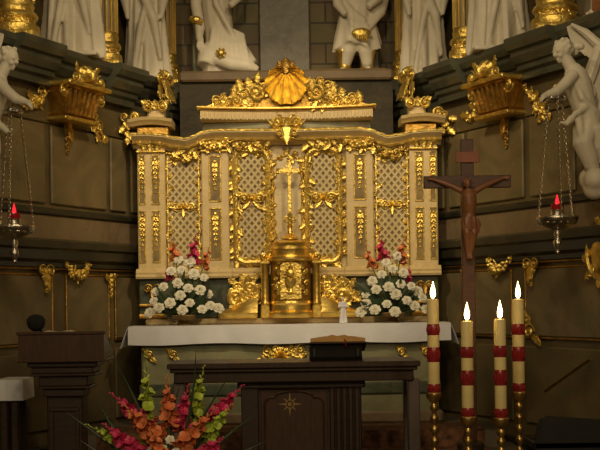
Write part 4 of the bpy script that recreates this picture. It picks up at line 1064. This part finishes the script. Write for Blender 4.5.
# dark bench on the other side
d = 9.0; k = d/FPX
t = thing('sedile', 'low black wooden bench with curved back beyond the candles', 'bench', (2.15, d+.3, .15))
xa = W(537, 430, d).x; zt = W(560, 416, d).z
out = [(xa-.02,.45),(xa+.0,zt-.10),(xa+.03,zt-.02),(xa+.08,zt),(xa+.25,zt-.015),(xa+.45,zt-.03),(xa+.70,zt-.03),(xa+.80,zt-.06),(xa+.84,zt-.14),(xa+.86,.45)]
m = MB(); m.rings([[(x, y, z) for x, z in out] for y in (d, d+.05)]); m.build('backrest', M['blackwood'], t, smooth=25)
m = MB(); m.cbox(xa-.02, xa+.86, d+.0, d+.48, .50, .56, .012); m.build('seat', M['blackwood'], t)
for x in (xa+.02, xa+.80):
    for y in (d+.02, d+.42): m = MB(); m.cbox(x-.025, x+.03, y-.02, y+.03, .15, .50, .006); m.build('leg', M['blackwood'], t)

# ================================================================== FLOWERS
def petal_fan(mb, c, ax, r, n, open_, twist=0.0, rows=3, wid=.62):
    ax = Vector(ax).normalized(); u = ax.orthogonal().normalized(); v = ax.cross(u)
    for i in range(n):
        a = 2*PI*i/n + twist; rd = math.cos(a)*u + math.sin(a)*v; sd = ax.cross(rd)
        rs = []
        for j in range(rows + 1):
            q = j/rows; th = open_*(.35 + .75*q)
            p = c + r*q*(math.cos(th)*ax + math.sin(th)*rd)
            w = r*wid*(.25 + 1.0*math.sin(PI*min(1, q*.75 + .1)))*(.45 if j == rows else .62); nrm = (math.cos(th)*rd - math.sin(th)*ax)
            rs.append([tuple(p - sd*w - nrm*w*-.25), tuple(p + nrm*-.0), tuple(p + sd*w - nrm*w*-.25), tuple(p - nrm*r*.03)])
        mb.rings(rs)
def bloom(mb, c, ax, r):
    ax = Vector(ax).normalized()
    petal_fan(mb, c, ax, r*1.0, 6, 1.30); petal_fan(mb, c + ax*r*.06, ax, r*.85, 6, .95, .5); petal_fan(mb, c + ax*r*.12, ax, r*.62, 5, .6, .2); petal_fan(mb, c + ax*r*.15, ax, r*.42, 4, .3, .7)
def gladiolus(name, base, foot, tip, col, label, cat, group=None, size=.034, n=17, start=.3):
    base, foot, tip = Vector(base), Vector(foot), Vector(tip)
    t = thing(name, label, cat, base, group)
    m = MB(); m.tube([base, base.lerp(foot,.5), foot, foot.lerp(tip,.5), tip], [.006,.006,.0055,.004,.002], 6); m.build('stem', M['stem'], t, smooth=True)
    m = MB(); g = random.Random(hash(label) % 1 + int(abs(tip.x*1e4)) % 997); ax = (tip-foot).normalized()
    for i in range(n):
        q = i/(n-1); p = foot.lerp(tip, q*.99); a = i*2.4; u = ax.orthogonal().normalized(); v = ax.cross(u)
        rd = (math.cos(a)*u + math.sin(a)*v)
        s_ = size*(1.08 - .78*q)
        dirn = (rd*(.95-.35*q) + ax*(.55+.5*q)).normalized()
        if q < .72: petal_fan(m, p + rd*.006, dirn, s_*1.7, 5, .75 - .3*q, g.random()*6)
        else: m.ell(p + dirn*s_*.7, (s_*.38, s_*.38, s_*.9), dirn.to_track_quat('Z', 'Y').to_matrix(), 8, 6)
    m.build('florets', M[col], t, smooth=60)
    return t
def blade(mb, a, b, w, bend=.06, seed=0):
    a, b = Vector(a), Vector(b); rs = []
    sd = (b-a).cross(Vector((0,1,0))).normalized(); g = random.Random(seed); bn = Vector((g.uniform(-1,1), -.5, g.uniform(-.2,.2)))*bend
    for j in range(9):
        q = j/8; p = a.lerp(b, q) + bn*math.sin(PI*q); ww = w*(math.sin(PI*min(1, q*.85+.12))) if j < 8 else .001
        rs.append([tuple(p - sd*ww), tuple(p + Vector((0,-.2*ww-.0015,0))), tuple(p + sd*ww), tuple(p + Vector((0,.003,0)))])
    mb.rings(rs)
# --- foreground bouquet in a tall floor vase
d = 7.2; vx = W(165, 470, d).x; vz = W(165, 470, d).z
t = thing('floor_vase', 'dark bronze floor vase holding the colourful gladiolus bouquet', 'vase', (vx, d, .15))
m = MB(); m.lathe([(.10,.15),(.105,.17),(.06,.22),(.05,.27),(.09,.36),(.115,.44),(.105,.50),(.085,vz-.02),(.10,vz),(.092,vz),(.077,vz-.02),(.05,.45),(.002,.44)], (vx, d, 0), 32); m.build('vase_body', M['pot'], t, smooth=35)
m = MB(); m.tube([(vx + .088*math.cos(q), d + .088*math.sin(q), vz-.03) for q in [2*PI*i/24 for i in range(25)]], .007, 6); m.build('rim_ring', M['brass'], t, smooth=True)
spk = [('lime', (148,446),(146,352), .00, 'tallest lime-green flower spike of the foreground bouquet', 1.15),
 ('lime', (192,420),(204,366), .06, 'lime-green flower spike rising behind the pink and orange blooms', .95),
 ('lime', (205,440),(232,404), -.05, 'short lime-green spike below the outermost magenta gladiolus', .85),
 ('lime', (136,450),(86,424), -.04, 'lime-green spike drooping towards the lectern', .8),
 ('pink', (150,428),(111,393), -.02, 'upper magenta gladiolus leaning towards the lectern', 1.05),
 ('pink', (140,456),(104,424), -.08, 'lower magenta gladiolus leaning towards the lectern', 1.1),
 ('pink', (180,432),(188,385), .02, 'magenta gladiolus in the middle of the bouquet next to the orange spike', 1.0),
 ('pink', (208,424),(243,385), .02, 'slim magenta gladiolus pointing up at the altar star', 1.0),
 ('pink', (196,462),(222,438), -.12, 'low magenta gladiolus at the bottom edge under the orange one', 1.05),
 ('orange', (158,440),(122,403), -.06, 'orange gladiolus between the two magenta ones leaning to the lectern', 1.05),
 ('orange', (170,430),(167,376), .0, 'upright orange gladiolus beside the tallest lime spike', 1.05),
 ('orange', (178,450),(216,408), -.08, 'orange gladiolus tilting towards the carved altar panel', 1.05),
 ('orange', (164,462),(150,428), -.12, 'low orange gladiolus at the very front of the bouquet', .9)]
for col, f, tp, o, lab, sc_ in spk:
    a, b = W(*f, d+o), W(*tp, d+o*1.5); gladiolus('gladiolus', (vx + (a.x-vx)*.12, d + o*.3, vz-.10), a, b, col, lab, 'flower', 'gladioli of the foreground bouquet', .037*sc_, 19)
for i, (a, b, w) in enumerate((((160,450),(118,366),.010), ((158,450),(96,398),.009), ((170,450),(196,350),.009), ((175,450),(232,372),.008), ((185,455),(258,412),.010), ((150,455),(66,412),.009), ((185,460),(268,440),.010), ((145,455),(80,440),.010), ((165,455),(180,385),.012), ((160,460),(125,430),.014), ((180,460),(210,430),.014))):
    m = MB(); P = W(*b, d+.03*((i%3)-1)); blade(m, (vx + (P.x-vx)*.08, d, vz-.08), P, w, .05, i); tag(m.build('long_leaf', M['leaf'], smooth=True, origin=(vx, d, vz-.08)), 'long narrow green leaf in the foreground gladiolus bouquet', 'leaf', 'leaves of the foreground bouquet')
for i, (px, py) in enumerate(((163,449),(150,452),(176,452),(170,440))):
    p = W(px, py, d-.09); t = thing('white_bloom', 'small cream bloom low among the foreground gladioli', 'flower', (vx, d-.02, vz-.05), 'cream blooms of the foreground bouquet'); m = MB(); m.tube([(vx, d-.02, vz-.05), p], .004, 6); m.build('stem', M['stem'], t); m = MB(); bloom(m, p, (0,-1,.4), .03); m.build('petals', M['petal'], t, smooth=60)
# --- two arrangements on the high altar
def arrangement(px0, s, side):
    d = 11.62; X = W(px0, 318, d).x; zb = 1.418
    P = lambda dx, y, o=0.0: Vector((X + dx*d/FPX, d - o, W(px0, y, d).z))
    t = thing('flower_bowl', 'low bronze flower bowl on the high altar cloth on %s' % side, 'bowl', (X, d, zb), 'flower bowls on the high altar')
    m = MB(); m.lathe([(.07,0),(.075,.012),(.045,.025),(.05,.035),(.10,.06),(.125,.09),(.12,.10),(.10,.085),(.002,.05)], (X, d, zb), 28); m.build('bowl_body', M['pot'], t, smooth=35)
    m = MB(); m.tube([(X + .121*math.cos(q), d + .121*math.sin(q), zb+.097) for q in [2*PI*i/24 for i in range(25)]], .006, 6); m.build('rim', M['brass'], t, smooth=True)
    root = Vector((X, d, zb + .08))
    bl = [(-30,300,.05),(-22,307,.11),(-12,302,.13),(-3,296,.12),(8,303,.13),(18,309,.10),(28,305,.04),(-18,288,.08),(-6,283,.10),(6,287,.11),(17,290,.08),(26,295,.03),(-12,273,.05),(0,270,.07),(11,276,.06),(20,280,.03),(-4,258,.03),(7,262,.02),(-26,292,.0),(33,310,.0),(-34,311,.04),(-1,310,.15)]
    g = random.Random(5 + s)
    for i, (dx, y, o) in enumerate(bl):
        p = P(dx*s + g.uniform(-1.5,1.5), y + g.uniform(-2,2), o)
        b = thing('white_bloom', 'cream-white bloom with ruffled petals in the altar bouquet on %s' % side, 'flower', root, 'cream-white blooms in the bouquet on %s' % side)
        m = MB(); m.tube([root, root.lerp(p, .6) + Vector((0,.01,.01)), p], .004, 5); m.build('stem', M['stem'], b)
        m = MB(); bloom(m, p, ((p.x-X)*1.2, -1, .5 + g.uniform(-.2,.3)), g.uniform(.046,.062)); m.build('petals', M['petal'], b, smooth=60)
    for i, (dx, y0, y1, col, lean, nm, sz) in enumerate(((9,262,234,'pink',4,'bright magenta gladiolus topping', .042), (-7,262,238,'orange',-5,'salmon-orange gladiolus beside the magenta one in', .038), (20,268,245,'orange',7,'smaller salmon-orange gladiolus at the outer side of', .032), (-13,280,268,'pink',-4,'short pink flower spike among the cream blooms of', .03))):
        gladiolus('gladiolus', root, P(dx*s, y0, .02), P((dx+lean)*s, y1, .02), col, '%s the altar bouquet on %s' % (nm, side), 'flower', None, sz, 9)
    for i in range(20):
        a = PI*(.05 + .9*i/19); L = g.uniform(.20,.36)*(1.25 if i % 4 == 0 else 1); q = root + Vector((L*math.cos(a)*1.05, -g.uniform(-.10,.14), L*math.sin(a)*1.25 + .02))
        m = MB(); blade(m, root, q, g.uniform(.022,.036), .05, i + 50*s)
        tag(m.build('broad_leaf', M['leaf'], smooth=True, origin=root), 'dark green leaf in the altar bouquet on %s' % side, 'leaf', 'leaves in the bouquet on %s' % side)
arrangement(184, 1, "the lectern's side")
arrangement(393, -1, "the crucifix's side")

# ================================================================== CAMERA, WORLD, LIGHT
cam = bpy.data.cameras.new('camera'); co = bpy.data.objects.new('camera', cam); C.objects.link(co)
cam.sensor_width = 36; cam.lens = 72; cam.shift_x = (300 - XC)/600; cam.shift_y = 75/600
co.matrix_world = Matrix.Translation((0,0,EYE)) @ Matrix.Rotation(PI/2, 4, 'X') @ Matrix.Rotation(-TH, 4, 'Z')
cam.clip_start = .1; cam.clip_end = 60
bpy.context.scene.camera = co
w = bpy.data.worlds.new('world'); bpy.context.scene.world = w; w.use_nodes = True
bg = w.node_tree.nodes['Background']; bg.inputs[0].default_value = (1.0,.74,.42,1); bg.inputs[1].default_value = .055
def spot(name, loc, tgt, e, ang, blend=.6, r=.12, col=(1.0,.79,.48)):
    l = bpy.data.lights.new(name, 'SPOT'); l.energy = e; l.spot_size = math.radians(ang); l.spot_blend = blend; l.shadow_soft_size = r; l.color = col
    o = bpy.data.objects.new(name, l); C.objects.link(o); o.location = loc
    o.rotation_euler = (Vector(tgt) - Vector(loc)).to_track_quat('-Z', 'Y').to_euler(); return o
spot('vault_spotlight', (-2.2, 5.5, 7.2), (.2, 12, 2.75), 760, 32)
spot('vault_spotlight', (2.2, 5.5, 7.2), (-.2, 12, 2.75), 760, 32)
spot('upper_spotlight', (-1.6, 6.5, 7.0), (1.8, 11.2, 4.6), 300, 46)
spot('upper_spotlight', (1.6, 6.5, 7.0), (-1.8, 11.2, 4.6), 300, 46)
def add_gilding_fill(loc, tgt, e, size, col=(1.0,.77,.44)):  # added unseen area lights that brighten the gilding from the front; no real fixture
    l = bpy.data.lights.new('gilding_fill', 'AREA'); l.shape = 'DISK'; l.size = size; l.energy = e; l.color = col
    o = bpy.data.objects.new('gilding_fill', l); C.objects.link(o); o.location = loc
    o.rotation_euler = (Vector(tgt) - Vector(loc)).to_track_quat('-Z', 'Y').to_euler()
add_gilding_fill((-1.8, -1.0, 5.0), (0, 12, 2.4), 90, .7)
add_gilding_fill((1.8, -1.0, 5.0), (0, 12, 2.4), 90, .7)
add_gilding_fill((0.0, 3.0, 6.5), (0, 12, 2.9), 110, .8)
vs = bpy.context.scene.view_settings
bpy.context.scene.display_settings.display_device = 'sRGB'
vs.view_transform = 'Standard'; vs.look = 'None'; vs.gamma = 1.0; vs.exposure = 0.0; vs.use_curve_mapping = False
